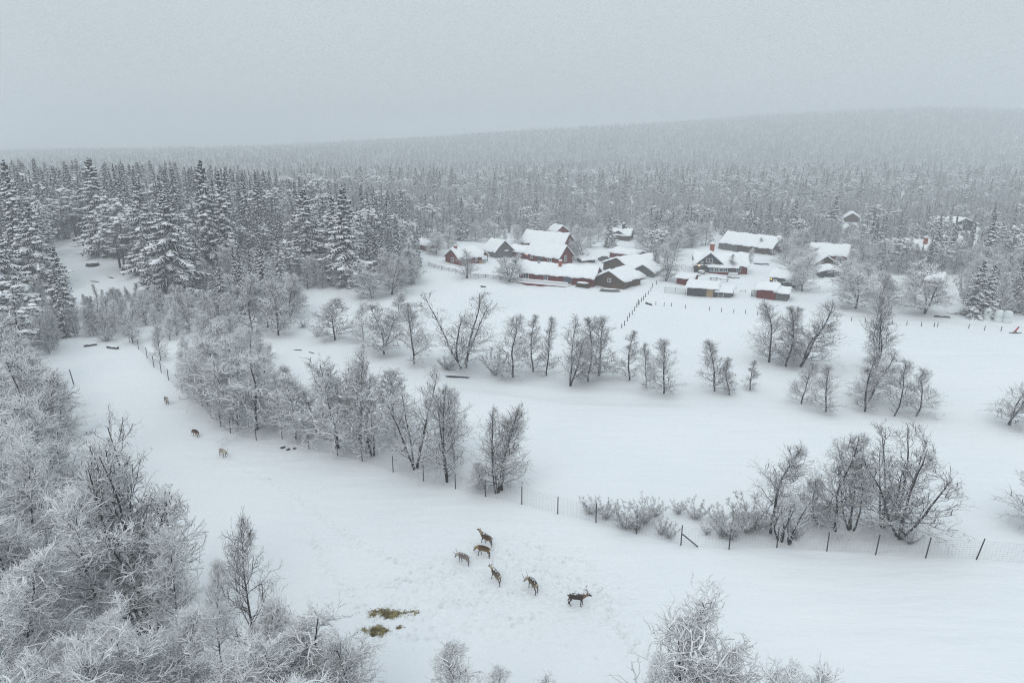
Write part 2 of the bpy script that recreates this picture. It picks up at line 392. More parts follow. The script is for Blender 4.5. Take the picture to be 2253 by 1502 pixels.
    C = extra + [(*tubes(l2, np.broadcast_to(np.linspace(.024, .014, 5) * q, l2.shape[:2]), 4), 0),
         (*tubes(l3, np.broadcast_to(np.linspace(.013, .008, 4) * q, l3.shape[:2]), 3), 0),
         (*tubes(l4, np.broadcast_to(np.linspace(.008, .004, 3) * q, l4.shape[:2]), 3), 0),
         (*tubes(l1t, np.broadcast_to(np.linspace(.018, .012, 4) * q, l1t.shape[:2]), 3), 0),
         (*tubes(l2t, np.broadcast_to(np.linspace(.012, .008, 3) * q, l2t.shape[:2]), 3), 0)]
    return T, C
def spruce_parts(seed, Hh=20., Rb=3.0, nb=150, lat=11, snowy=1.0, droop=1.0):
    rng = np.random.default_rng(seed)
    tr = np.array([[(0, 0, -.5), (rng.normal(0, .06), rng.normal(0, .06), Hh * .5), (rng.normal(0, .08), rng.normal(0, .08), Hh)]])
    T = [(*tubes(tr, np.array([[.26, .15, .03]]) * Hh / 20, 6), 1)]
    f = (np.arange(nb) + rng.random(nb)) / nb; zf = .04 + .955 * f ** 1.12
    z = zf * Hh; az = np.arange(nb) * 2.39996 + rng.normal(0, .5, nb); z = z + rng.normal(0, .12, nb)
    L = (Rb * (1 - zf) ** .82 + .06) * rng.uniform(.55, 1.3, nb) * (1 + .18 * np.sin(az * 1.0 + zf * 9))
    el = np.where(zf > .8, .35, -.12) + rng.normal(0, .1, nb)
    n = 5; pts = np.empty((nb, n, 3)); pts[:, 0] = np.stack([np.zeros(nb), np.zeros(nb), z], -1)
    for i in range(1, n):
        e = el - droop * .55 * (i / (n - 1)) ** 1.2 * (1 - zf * .6) + (.25 if i == n - 1 else 0)
        pts[:, i] = pts[:, i - 1] + np.stack([np.cos(az) * np.cos(e), np.sin(az) * np.cos(e), np.sin(e)], -1) * (L / (n - 1))[:, None]
    C = [(*tubes(pts, (np.array([.05, .11, .15, .12, .03])[None] * (.5 + .5 * (L / Rb))[:, None]) * 1.1, 4), 0)]
    rep = np.repeat(pts, lat, 0); K = nb * lat
    tq = np.tile((np.arange(lat) + .5) / lat, nb) * .82 + .16; p0, tg = interp(rep, tq)
    side = np.where(np.arange(K) % 2 == 0, 1., -1.) * (.95 + rng.normal(0, .2, K))
    a2 = np.arctan2(tg[:, 1], tg[:, 0]) + side * .95
    LL = np.repeat(L, lat) * (.42 * (1.05 - tq)) + (.16 * rng.random(K) + .18) * np.clip(np.repeat(L, lat), .25, 1)
    e2 = -.45 * droop + rng.normal(0, .2, K)
    q = np.empty((K, 3, 3)); q[:, 0] = p0
    for i in (1, 2):
        q[:, i] = q[:, i - 1] + np.stack([np.cos(a2) * np.cos(e2), np.sin(a2) * np.cos(e2), np.sin(e2)], -1) * (LL / 2)[:, None]; e2 = e2 - .35
    C.append((*tubes(q, np.broadcast_to(np.array([.12, .13, .02]), (K, 3)) * rng.uniform(.7, 1.3, (K, 1)), 3), 0))
    # hanging needle sprays under the boughs
    kk = 3; rep = np.repeat(pts, kk, 0); K = nb * kk; tq = rng.uniform(.3, 1, K); p0, tg = interp(rep, tq)
    h = np.stack([p0, p0 + np.stack([rng.normal(0, .06, K), rng.normal(0, .06, K), -rng.uniform(.3, .75, K)], -1)], 1)
    C.append((*tubes(h, np.broadcast_to(np.array([.17, .04]), (K, 2)), 3), 0))
    kp = 4; rep = np.repeat(pts, kp, 0); K = nb * kp; tq = np.tile((np.arange(kp) + .6) / kp, nb) + rng.normal(0, .06, K); tq = np.clip(tq, .08, .99)
    p0, tg = interp(rep, tq); keep = rng.random(K) < .62 * snowy
    p0 = p0[keep] + np.array([0, 0, .07]); sx = (np.repeat(L, kp)[keep] * .11 + .10) * rng.uniform(.5, 1.5, keep.sum())
    C.append((*pillows(rng, p0, sx, sx * .42 + .03, np.repeat(az, kp)[keep]), 2))
    return T, C
def pine_parts(seed, Hh=15.):
    rng = np.random.default_rng(seed)
    tr = [[0, 0, -.5]]
    for i in range(1, 6): tr.append([tr[-1][0] + rng.normal(0, .18), tr[-1][1] + rng.normal(0, .18), Hh * .96 * i / 5])
    tr = np.array([tr]); T = [(*tubes(tr, np.array([np.linspace(.24, .06, 6)]) * Hh / 15, 6), 1)]
    l1, t1 = grow(rng, tr, 34, .34, 1., lambda t, L, r: 4.2 * np.sin(PI * np.clip(t * 1.02 - .1, 0, 1)) ** .8 * (.5 + .6 * r) + .35, 1.25, .05, .14, 5)
    T.append((*tubes(l1, np.broadcast_to(np.linspace(.07, .03, 5), l1.shape[:2]), 4), 1))
    l2, _ = grow(rng, l1, 5, .4, 1., lambda t, L, r: .3 + .5 * r, .8, .1, .2, 3)
    tips = l2[:, -1]
    K = len(tips); k = 12; c = np.repeat(tips, k, 0) + rng.normal(0, .22, (K * k, 3)) * np.array([1, 1, .6])
    d = rng.normal(0, 1, (K * k, 3)); d[:, 2] = np.abs(d[:, 2]) * .3 - .2; d /= np.linalg.norm(d, axis=1, keepdims=True)
    h = np.stack([c, c + d * rng.uniform(.25, .5, (K * k, 1))], 1)
    C = [(*tubes(h, np.broadcast_to(np.array([.19, .04]), (K * k, 2)), 3), 0)]
    C.append((*pillows(rng, tips + np.array([0, 0, .14]), rng.uniform(.35, .95, K), rng.uniform(.16, .36, K)), 2))
    return T, C

KIT = {}
def kit(key, T, C, mats):
    KIT[key] = (mesh(key + '_trunk', T, mats), mesh(key + '_crown', C, mats)); return KIT[key]
BM = [M['birch'], M['pillow']]
def nbirch(key, *a, **k): T, C = birch_parts(*a, **k); kit(key, T, C, BM)
for i in range(5): nbirch(f'cone{i}', 10 + i, 'cone', Wd=4.4, tw=1.05)
for i in range(2): nbirch(f'slim{i}', 20 + i, 'slim', Wd=2.6, tw=1.0)
for i in range(4): nbirch(f'vase{i}', 30 + i, 'vase', Wd=6.0, tw=1.05)
for i in range(4): nbirch(f'round{i}', 40 + i, 'round', Wd=6.0, tw=1.05)
for i in range(4): nbirch(f'fcone{i}', 50 + i, 'cone', Wd=5.0, tw=2.0)
for i in range(3): nbirch(f'fround{i}', 60 + i, 'round', Wd=6.4, tw=2.0)
for i in range(2): nbirch(f'fvase{i}', 70 + i, 'vase', Wd=6.0, tw=2.0)
for i in range(2): nbirch(f'ncone{i}', 150 + i, 'cone', Wd=5.0, tw=1.75, dens=1.5)
for i in range(3): nbirch(f'nround{i}', 160 + i, 'round', Wd=6.6, tw=1.75, dens=1.5)
for i in range(2): nbirch(f'nvase{i}', 170 + i, 'vase', Wd=6.4, tw=1.75, dens=1.5)
nbirch('lean0', 80, 'cone', Wd=5.0, tw=1.05, lean=.32); nbirch('lean1', 82, 'round', Wd=5.4, tw=1.05, lean=.38)
nbirch('bush0', 90, 'bush', Wd=3.4, tw=2.2); nbirch('bush1', 91, 'bush', Wd=3.4, tw=1.5)
nbirch('snag0', 95, 'snag'); nbirch('snag1', 96, 'snag')
SM = [M['spruce'], M['sprucetrunk'], M['pillow']]
for i in range(5):
    T, C = spruce_parts(100 + i, 20, [2.7, 3.1, 2.4, 3.3, 2.9][i], snowy=[1, .8, .9, 1, .7][i]); kit(f'spruce{i}', T, C, SM)
T, C = spruce_parts(106, 20, 2.5, nb=135, snowy=.4); kit('spruce5', T, C, SM)
T, C = spruce_parts(107, 20, 3.4, nb=110, snowy=.55); kit('spruce6', T, C, SM)
T, C = spruce_parts(110, 22, 4.2, nb=190, lat=13, snowy=1.0, droop=1.2); kit('sprucebig', T, C, SM)
for i in range(3): T, C = pine_parts(120 + i); kit(f'pine{i}', T, C, SM)
# ------------------------------------------------------------------ where the trees stand
def dims(key):
    zs = []; rs = []
    for me in KIT[key]:
        a = np.empty(len(me.vertices) * 3); me.vertices.foreach_get('co', a); a = a.reshape(-1, 3); zs.append(a[:, 2].max()); rs.append(a)
    a = rs[1]; return max(zs), float(np.percentile(a[:, 0], 98.5) - np.percentile(a[:, 0], 1.5))
DIM = {k: dims(k) for k in KIT}
TREES = []
rnd = random.Random(5)
def plant(key, p, h, w=None, snow=.5, rz=None, hero=0, desc=None, tint=None, lm=None):
    hz, wd = DIM[key]; sz = h / hz
    sx = sz * rnd.uniform(.9, 1.12) if w is None else min(max(w / wd, sz * .55), sz * 1.9)
    TREES.append(dict(key=key, p=Vector(p), sz=sz, sx=sx, rz=rnd.uniform(0, 2 * PI) if rz is None else rz, snow=snow, hero=hero,
                      kind='bush' if key[:4] in ('bush', 'snag') else 'spruce' if key.startswith('spruce') else 'pine' if key.startswith('pine') else 'birch',
                      desc=desc, tint=rnd.random() if tint is None else tint, h=h, lm=lm))
def pt(bx, by, top, w, key, snow, rz=None, desc=None, tint=None, lm=None):
    p = P(bx, by); plant(key, p, max(height_to(p, top), .8), w * mpp(p), snow, rz, 1, desc, tint, lm)
BARE, MIDS, FROST = .42, .52, .8
HERO = [
 # right field, front to back
 (1692,797,660,92,'cone0',BARE), (1729,806,668,62,'slim0',BARE), (1747,794,668,56,'slim1',BARE), (1757,806,656,125,'lean1',BARE,0.1),
 (1572,860,742,70,'cone1',BARE), (1604,868,782,42,'slim1',BARE), (1650,858,790,40,'slim0',BARE), (1385,836,725,48,'slim0',BARE+.1),
 (1421,852,748,44,'cone2',BARE+.1), (1461,865,737,72,'cone3',BARE+.1), (1763,888,790,62,'cone2',BARE+.1), (1817,905,795,66,'cone3',BARE+.1),
 (1903,905,770,62,'slim0',BARE), (1928,815,637,80,'round0',BARE), (1908,882,765,140,'lean1',BARE,.2), (1966,915,790,72,'lean0',BARE,.1),
 (2014,916,812,84,'lean0',BARE,.4), (2222,935,825,105,'round1',BARE),
 # middle row
 (737,748,648,76,'fcone0',.55), (845,778,655,100,'fround0',.68), (800,752,668,55,'cone1',.7), (911,800,655,82,'cone2',.6), (1024,808,638,150,'vase0',.62),
 (986,812,785,46,'bush1',.6), (1128,830,690,96,'cone4',.5), (1173,818,690,46,'slim0',.5), (1202,826,690,46,'slim1',.5), (1255,850,688,84,'round3',.46),
 (1293,838,692,56,'slim0',.45), (1318,826,685,86,'cone3',.45), (1090,826,770,56,'bush0',.6), (880,700,640,60,'fcone1',.7),
 # behind the wire fence, centre
 (1093,1084,882,100,'vase1',BARE+.06), (1104,1078,900,110,'cone1',BARE+.06), (1070,1078,1010,60,'lean0',.5,3.0), (980,1060,832,108,'round2',.5),
 (915,1030,800,140,'vase2',.6), (822,1002,792,100,'fround1',.66), (797,1000,748,120,'round0',.66), (745,985,760,120,'fround2',.72),
 (652,965,815,92,'fcone2',.76), (563,945,765,130,'fround0',.72), (610,930,800,90,'fcone3',.78), (870,960,800,110,'fcone1',.68), (1000,1010,850,80,'cone3',.55), (700,960,830,90,'fvase0',.75),
 (520,925,745,110,'fround1',.72), (480,905,735,90,'fcone0',.7), (455,880,700,100,'fround2',.72),
 # right cluster along the fence
 (1695,1172,958,135,'cone0',.42), (1660,1165,1090,110,'bush1',.4), (1837,1168,946,130,'cone4',.42), (1872,1166,985,120,'vase1',.4), (1800,1150,1040,90,'lean0',.4,3.0), (1945,1160,942,140,'vase3',.42),
 (1985,1186,962,185,'vase0',.42), (2275,1165,1018,120,'round2',.36),
 # village trees
 (1030,612,545,50,'round0',.62), (1063,521,488,40,'fcone1',.75), (1120,620,558,76,'fvase0',.62), (1283,577,520,52,'round1',.55), (1262,572,530,40,'cone1',.6),
 (1467,618,543,62,'round2',.5), (1607,603,558,32,'slim0',.55), (1672,556,522,24,'slim1',.7), (1765,641,555,66,'fround0',.8), (1749,634,570,36,'fcone2',.8),
 (1883,678,572,92,'fround1',.78,.2), (1955,668,590,90,'fround2',.72), (2036,690,575,112,'fround0',.74), (2013,662,590,60,'fcone3',.74), (1930,700,600,40,'cone1',.5),
 (1735,600,545,40,'fcone3',.8), (1775,600,540,46,'fround2',.8), (1110,540,505,34,'slim0',.7), (1845,600,560,40,'fcone0',.8),
 *[(a_, b_, b_ - (b_ - c_) * 1.3, (b_ - c_) * w_ * 1.1, k_, .82) for a_, b_, c_, w_, k_ in [(985,547,505,.9,'fround0'),(1046,531,498,1,'fcone0'),(1196,510,468,.9,'fround1'),(1300,545,512,.9,'fcone1'),(1316,532,500,.8,'fcone2'),(1425,548,500,.9,'fround2'),(1442,566,512,.9,'fround0'),(1484,562,516,.9,'fcone3'),(1502,545,498,.9,'fround1'),(1552,540,500,.9,'fcone0'),(1728,578,532,.9,'fround2'),(1748,562,515,.9,'fround0'),(1716,548,520,.8,'fcone1'),(1882,562,518,.9,'fround1'),(1872,604,560,.9,'fcone2'),(1648,578,552,.7,'fcone3'),(1405,524,480,.9,'fround0'),(1305,512,468,.9,'fround2'),(1285,506,462,.9,'fcone0'),(1272,543,503,.9,'fvase0'),(1140,548,505,.8,'fcone1'),(1086,532,492,.9,'fround1'),(1000,524,482,.9,'fvase1'),(960,560,515,.9,'fround0'),(1455,590,548,.8,'fcone2'),(1768,590,548,.9,'fround1'),(1860,640,590,.9,'fround2'),(1905,640,590,.9,'fcone0')]],
 # left birches, right edge of the wood
 (612,737,608,72,'fround0',.55), (555,728,598,80,'fcone1',.55), (590,722,612,70,'fcone3',.58), (640,700,595,60,'fround2',.6), (864,648,560,80,'round1',.6), (820,655,575,70,'fround1',.7),
 (905,620,545,60,'fcone2',.7), (505,1000-290,640,50,'fcone0',.7), (468,700,640,46,'fround1',.85),
 # left foreground
 (255,1412,990,190,'fround0',.72,1.0), (318,1395,925,210,'vase1',.58,.3), (345,1388,985,240,'fvase0',.62,1.4), (572,1500,1095,120,'cone0',.42), (490,1475,1230,80,'fcone0',.75),
 (400,1440,1150,110,'fround2',.72), (100,1290,950,150,'fround2',.75), (40,1260,900,160,'fround0',.75),
 # bottom edge, bases below the frame
 (1535,1790,1292,270,'nround2',.74), (1655,1830,1405,230,'nround0',.76), (1700,1900,1450,180,'fvase1',.7), (1450,1850,1440,120,'fcone2',.75), (1030,1700,1422,110,'fcone3',.66), (1180,1740,1468,120,'round0',.66), (1110,1720,1476,80,'fcone1',.7),
 (700,1620,1335,230,'fvase1',.74), (790,1680,1385,130,'round1',.62), (610,1640,1370,170,'fround1',.78), (420,1620,1350,170,'fcone2',.82), (310,1640,1360,190,'fround2',.82),
 (200,1640,1350,200,'fvase0',.82), (0,1600,1290,200,'fround0',.84), (60,1520,1210,180,'fcone3',.84), (-20,1450,1120,200,'fvase1',.82), (650,1760,1430,200,'fcone1',.8), (480,1760,1440,220,'fvase0',.8),
 (260,1760,1440,240,'fround0',.82), (40,1780,1430,260,'fround2',.82),
 # left edge, middle
 (20,1180,850,170,'fround1',.74), (90,1130,850,150,'fround0',.72), (30,1080,800,150,'fcone1',.7), (105,1040,800,120,'fround2',.68), (60,980,760,130,'fround0',.68), (-20,1000,760,140,'fcone3',.7), (20,920,720,130,'fround1',.66),
 (85,925,775,110,'fcone0',.6), (120,970,835,90,'lean0',.55,.2), (40,860,690,110,'fround2',.64), (150,1120,900,100,'fround1',.72), (-10,850,680,100,'fcone2',.64), (-40,1150,900,180,'fround2',.75), (-60,1300,1000,200,'fround0',.8), (0,1330,1030,180,'fcone1',.8), (70,1400,1110,170,'fround1',.8),
]
for hh in HERO:
    hh = list(hh)
    if hh[1] > 1225 and hh[4][0] == 'f': hh[4] = {'fcone': 'ncone', 'fround': 'nround', 'fvase': 'nvase'}[hh[4][:-1]] + str(int(hh[4][-1]) % (3 if 'round' in hh[4] else 2)); hh[5] = min(hh[5] + .04, .86)
    if hh[4][0] in 'nf': hh[5] = min(hh[5] + .12, 1.0)
    if hh[4] == 'cone3' and hh[1] > 1700: hh[4] = 'ncone1'; hh[5] = .92
    if hh[0] == 572: hh[5] = .55
    pt(*hh)
SPR = [ (390,668,428,150,'sprucebig'), (767,626,412,86,'spruce1'), (682,600,412,84,'spruce3'), (740,600,430,60,'spruce0'), (230,560,345,70,'spruce3'), (470,600,350,62,'spruce1'), (505,600,375,56,'spruce0'), (330,600,400,80,'spruce3'),
 (95,640,440,80,'spruce1'), (60,620,350,60,'spruce0'), (145,700,540,50,'spruce2'), (20,700,470,90,'spruce3'), (45,690,560,60,'spruce1'), (440,640,520,60,'spruce4'), (885,505,418,40,'spruce1'), (2144,696,572,72,'spruce1'), (2168,698,580,56,'spruce0'),
 (2168,590,468,62,'spruce0'), (470,690,610,50,'spruce4'), (1478,530,465,44,'spruce1'), (1145,520,462,22,'spruce0'), (1510,520,448,30,'spruce2'), (265,590,430,70,'pine0'), (275,600,470,66,'pine1'), (1180,500,430,34,'spruce3'),
 (1745,520,440,34,'spruce1'), (1713,515,448,28,'spruce2'), (1640,500,420,26,'spruce0'), (1830,520,430,42,'spruce3'), (1340,545,470,30,'spruce4'), (2120,660,600,50,'bush0')]
for bx, by, top, w, key in SPR: pt(bx, by, top, w, key, .6)
for (bx, by, top, w, k) in [(1300,1128,1097,60,'bush0'), (1335,1140,1100,54,'bush0'), (1375,1160,1108,80,'bush0'), (1418,1150,1098,66,'bush1'), (1440,1135,1100,50,'bush1'), (1400,1165,1120,60,'bush0'),
        (1492,1130,1100,38,'bush1'), (1530,1140,1102,62,'bush0'), (1472,1182,1150,46,'bush1'), (1455,1175,1140,40,'bush0'), (1580,1150,1116,54,'bush1'), (1610,1185,1120,80,'bush0'), (1590,1180,1135,60,'bush1'), (1640,1170,1120,60,'bush0'), (1555,1175,1150,30,'bush1'),
        (1715,1190,1108,46,'snag0'), (1738,1196,1100,56,'snag1'), (985,812,786,40,'bush1'), (1750,1185,1140,50,'bush1'), (2000,1195,1160,50,'bush1'), (700,740,710,34,'bush1'), (235,750,722,50,'bush0'), (668,560+160,700,30,'bush1')]:
    pt(bx, by, top, w, k, .6 if k[0] == 's' else .55)

# auto scatter: pixel regions on the ground that stay open
OPEN = [
 [(85,800),(165,748),(285,755),(330,800),(400,875),(480,950),(560,975),(700,1003),(720,1003),(720,1720),(560,1480),(420,1440),(130,1420),(100,1260),(130,960),(110,860)],
 [(640,650),(690,640),(760,634),(900,642),(925,590),(908,562),(908,530),(975,538),(1000,534),(1060,522),(1120,520),(1150,528),(1205,522),(1205,508),(1240,508),(1262,530),(1322,524),(1322,505),(1392,505),(1405,535),(1440,600),(1480,565),
  (1545,535),(1590,535),(1715,540),(1740,560),(1770,575),(1775,548),(1880,552),(1895,590),(1885,606),(2060,608),(2130,602),(2118,690),(2240,700),(2700,720),(3200,1900),(560,1900),(640,1000),(690,900),(640,830),(560,760),(520,738),(600,745),(655,725)],
 [(108,535),(215,522),(255,570),(305,600),(318,655),(170,672),(112,650)],
 [(395,640),(440,645),(470,700),(440,720),(395,690),(330,672),(330,650)],
 [(1846,482),(1902,482),(1898,532),(1852,532)], [(2078,500),(2160,500),(2150,556),(2092,556)], [(1250,419),(1274,419),(1272,437),(1252,437)],
 [(1980,545),(2045,540),(2040,592),(1990,592)], [(1560,505),(1590,520),(1560,536),(1535,530)], [(370,735),(420,690),(455,705),(430,740)],
]
BAND = [(300,705),(430,690),(525,745),(600,830),(560,930),(530,950),(480,915),(400,850),(340,785)]
def noise2(x, y, s, k=0):
    return np.sin(x / s + k) * np.cos(y / s * 1.3 + k * 2) + .6 * np.sin(x / s * 2.3 - y / s * 1.7 + k)
rng = np.random.default_rng(77)
AUTO = []
def scatter(d0, d1, sp, amax=44):
    ext = d1 * math.sin(R(amax)) + 5
    gx = np.arange(-ext, ext, sp); gy = np.arange(d0 * .6, d1 * 1.02, sp)
    X, Y = np.meshgrid(gx, gy); X = X + rng.uniform(-.48, .48, X.shape) * sp; Y = Y + rng.uniform(-.48, .48, Y.shape) * sp
    X, Y = X.ravel(), Y.ravel(); d = Y
    k = (d >= d0) & (d < d1) & (np.abs(np.arctan2(X, Y)) < R(amax))
    X, Y = X[k], Y[k]; Z = H(X, Y); px, py, zc = proj(X, Y, Z)
    op = np.zeros(X.shape, bool)
    for q in OPEN: op |= inpoly(px, py, q)
    op |= inpoly(px, py, BAND)
    AUTO.append(np.stack([X, Y, Z, px, py], -1)[~op])
scatter(95, 230, 3.9); scatter(230, 420, 5.6); scatter(420, 800, 9.2); scatter(800, 1400, 9.6); scatter(1400, 2200, 8.4); scatter(2200, 3000, 16)
A = np.concatenate(AUTO)
hero_xy = np.array([(t['p'].x, t['p'].y) for t in TREES])
KEEP_OUT = [(P(*q), r_) for q, r_ in (((1874, 484), 9), ((2119, 503), 11), ((1262, 419), 9), ((2010, 560), 11), ((2045, 630), 7), ((1220, 515), 8), ((1358, 522), 10))]
for X, Y, Z, px, py in A:
    if Y < 260 and np.min((hero_xy[:, 0] - X) ** 2 + (hero_xy[:, 1] - Y) ** 2) < 5: continue
    if any((q.x - X) ** 2 + (q.y - Y) ** 2 < r_ * r_ for q, r_ in KEEP_OUT): continue
    u = rng.random(); ns = float(noise2(X, Y, 23.)); ns2 = float(noise2(X, Y, 60., 1.7))
    if Y < 215:      # near fringes
        if px < 330 and py > 640: ps = .05
        elif px < 120: ps = .75
        elif px < 480 and py < 650: ps = .68
        elif px < 930: ps = .35 if py > 600 else .7
        elif px > 1850: ps = .12
        else: ps = .08
    elif Y < 420:
        ps = .66 if px < 600 else .55 if px < 900 else max(.28, .55 - (px - 900) / 900) + .2 * (ns > .4)
        if px > 2000: ps = .3
    else:
        ps = .55 + .25 * (ns2 > 0) if Y < 800 else .72
        if Y < 560 and px > 900: ps = .42 + .3 * (ns > .2)
    if py > 700 and (px > 300 or py > 800): continue
    v = rng.random()
    if u < ps:
        pine = rng.random() < (.14 if (px < 900 and Y < 420) else .30 if Y < 420 else .42 if Y < 1000 else .3)
        if pine: key = f'pine{rng.integers(3)}'; h = rng.uniform(9, 15.5)
        else: key = f'spruce{rng.integers(7)}'; h = 6 + 16 * rng.beta(2.0, 1.8) + (3.5 * max(ns, 0) if Y < 420 else 0)
        if px < 850 and Y < 420: h = h * 1.18 if not pine else h * 1.1
        if Y < 215: h = min(h, 15)
        if 900 < px and Y < 420: h *= .82
        if Y < 440:
            env = np.interp(px, [0, 350, 550, 700, 850, 1000, 1500, 2300], [346, 350, 366, 392, 410, 432, 440, 440]) + rng.exponential(22)
            h = max(min(h, height_to(Vector((X, Y, Z)), env)), 4.0)
        w = (DIM[key][1] * h / DIM[key][0] * (.86 if Y < 300 else 1.6) * rng.uniform(.85, 1.2)) if not pine else DIM[key][1] * h / DIM[key][0] * rng.uniform(1.0, 1.7) * (1 if Y > 300 else .8)
    else:
        key = ('fcone%d' % rng.integers(4)) if v < .45 else ('fround%d' % rng.integers(3)) if v < .85 else ('fvase%d' % rng.integers(2))
        h = rng.uniform(6, 10.5) if Y > 215 or px > 300 else rng.uniform(5.5, 8.5)
        if rng.random() < .15: h *= .65
        if px < 340 and 640 < py < 730: h *= .62
        w = None
    plant(key, (X, Y, Z), h, w, float(rng.uniform(.65, .95)) if Y < 230 else float(rng.uniform(.6, .9)))
# the dense birch band right of the enclosure fence, and thickets at the near left
def zone(poly, n, keys, hr, snow, mind):
    xs_, ys_ = [q[0] for q in poly], [q[1] for q in poly]; got = []; tries = 0
    while len(got) < n and tries < 6000:
        tries += 1; a, b_ = rng.uniform(min(xs_), max(xs_)), rng.uniform(min(ys_), max(ys_))
        if not inpoly(a, b_, poly): continue
        p = P(a, b_)
        if any((p - q).length < mind for q in got): continue
        got.append(p); plant(keys[rng.integers(len(keys))], p, rng.uniform(*hr), None, float(rng.uniform(*snow)), hero=0)
FK = ['fcone0', 'fcone1', 'fcone2', 'fcone3', 'fround0', 'fround1', 'fround2', 'fvase0']
zone(BAND, 46, FK, (5.5, 8.5), (.65, .95), 2.2)
zone([(-220, 800), (70, 800), (95, 860), (95, 1000), (60, 1250), (-260, 1300)], 26, FK, (6.5, 10), (.75, .98), 3.2)
zone([(-250, 1300), (60, 1300), (120, 1450), (300, 1500), (560, 1540), (800, 1620), (820, 1800), (-300, 1800)], 12, ['ncone0', 'ncone1', 'nround0', 'nround1', 'nvase0'], (6, 9.5), (.85, 1.0), 2.6)
zone([(120, 690), (280, 690), (300, 748), (170, 740), (90, 790), (60, 760)], 22, ['cone0', 'slim0', 'fcone1', 'fcone2', 'slim1'], (5.5, 8.5), (.45, .7), 1.9)

# rank by size in the photo; the largest 300 of a kind are things of their own
for t in TREES:
    px, py, zc = proj(t['p'].x, t['p'].y, float(t['p'].z)); px, py, zc = float(px), float(py), float(zc)
    top = float(proj(t['p'].x, t['p'].y, float(t['p'].z) + t['h'])[1])
    hw = .5 * DIM[t['key']][1] * t['sx'] / zc * FPX
    t['px'], t['py'], t['top'] = px, py, top
    vis = px + hw > 4 and px - hw < 2249 and top < 1496 and py > 0 and t['p'].y > 5
    t['vis'] = vis; t['size'] = (max(0, min(py, 1502) - max(top, 0)) if vis else 0) + t['hero'] * 60 * vis
QUOTA = dict(birch=300, spruce=300, pine=140, bush=60)
IND, MASS = [], []
for kind, q in QUOTA.items():
    L_ = sorted([t for t in TREES if t['kind'] == kind], key=lambda t: -t['size'])
    IND += [t for t in L_[:q] if t['size'] > 0]; MASS += [t for t in L_[:q] if t['size'] <= 0 and not t['hero']] + [t for t in L_[q:] if not (t['hero'] and not t['vis'])]
print('trees', len(TREES), 'individual', len(IND), 'mass', len(MASS))
NAMES = dict(birch='birch_tree', spruce='spruce_tree', pine='pine_tree', bush='willow_bush')
CATS = dict(birch='birch tree', spruce='spruce tree', pine='pine tree', bush='bush')
GRP = dict(birch='snow-covered birches', spruce='snow-laden spruces', pine='snow-laden pines', bush='snowy bushes')
def build_tree(t):
    nm = 'dead_snag' if t['key'].startswith('snag') else NAMES[t['kind']]
    root = empty(nm, t['p'], t['rz']); root.scale = (t['sx'], t['sx'], t['sz'])
    tag(root, 'tree', 'dead tree' if nm == 'dead_snag' else CATS[t['kind']], GRP[t['kind']])
    for part, me in zip(('trunk', 'crown'), KIT[t['key']]):
        o = bpy.data.objects.new(part, me); S.collection.objects.link(o); o.parent = root; o.color = (t['snow'] * (.62 if part == 'trunk' else 1), t['tint'], 0, 1)
    t['ob'] = root; return root
for t in IND: build_tree(t)

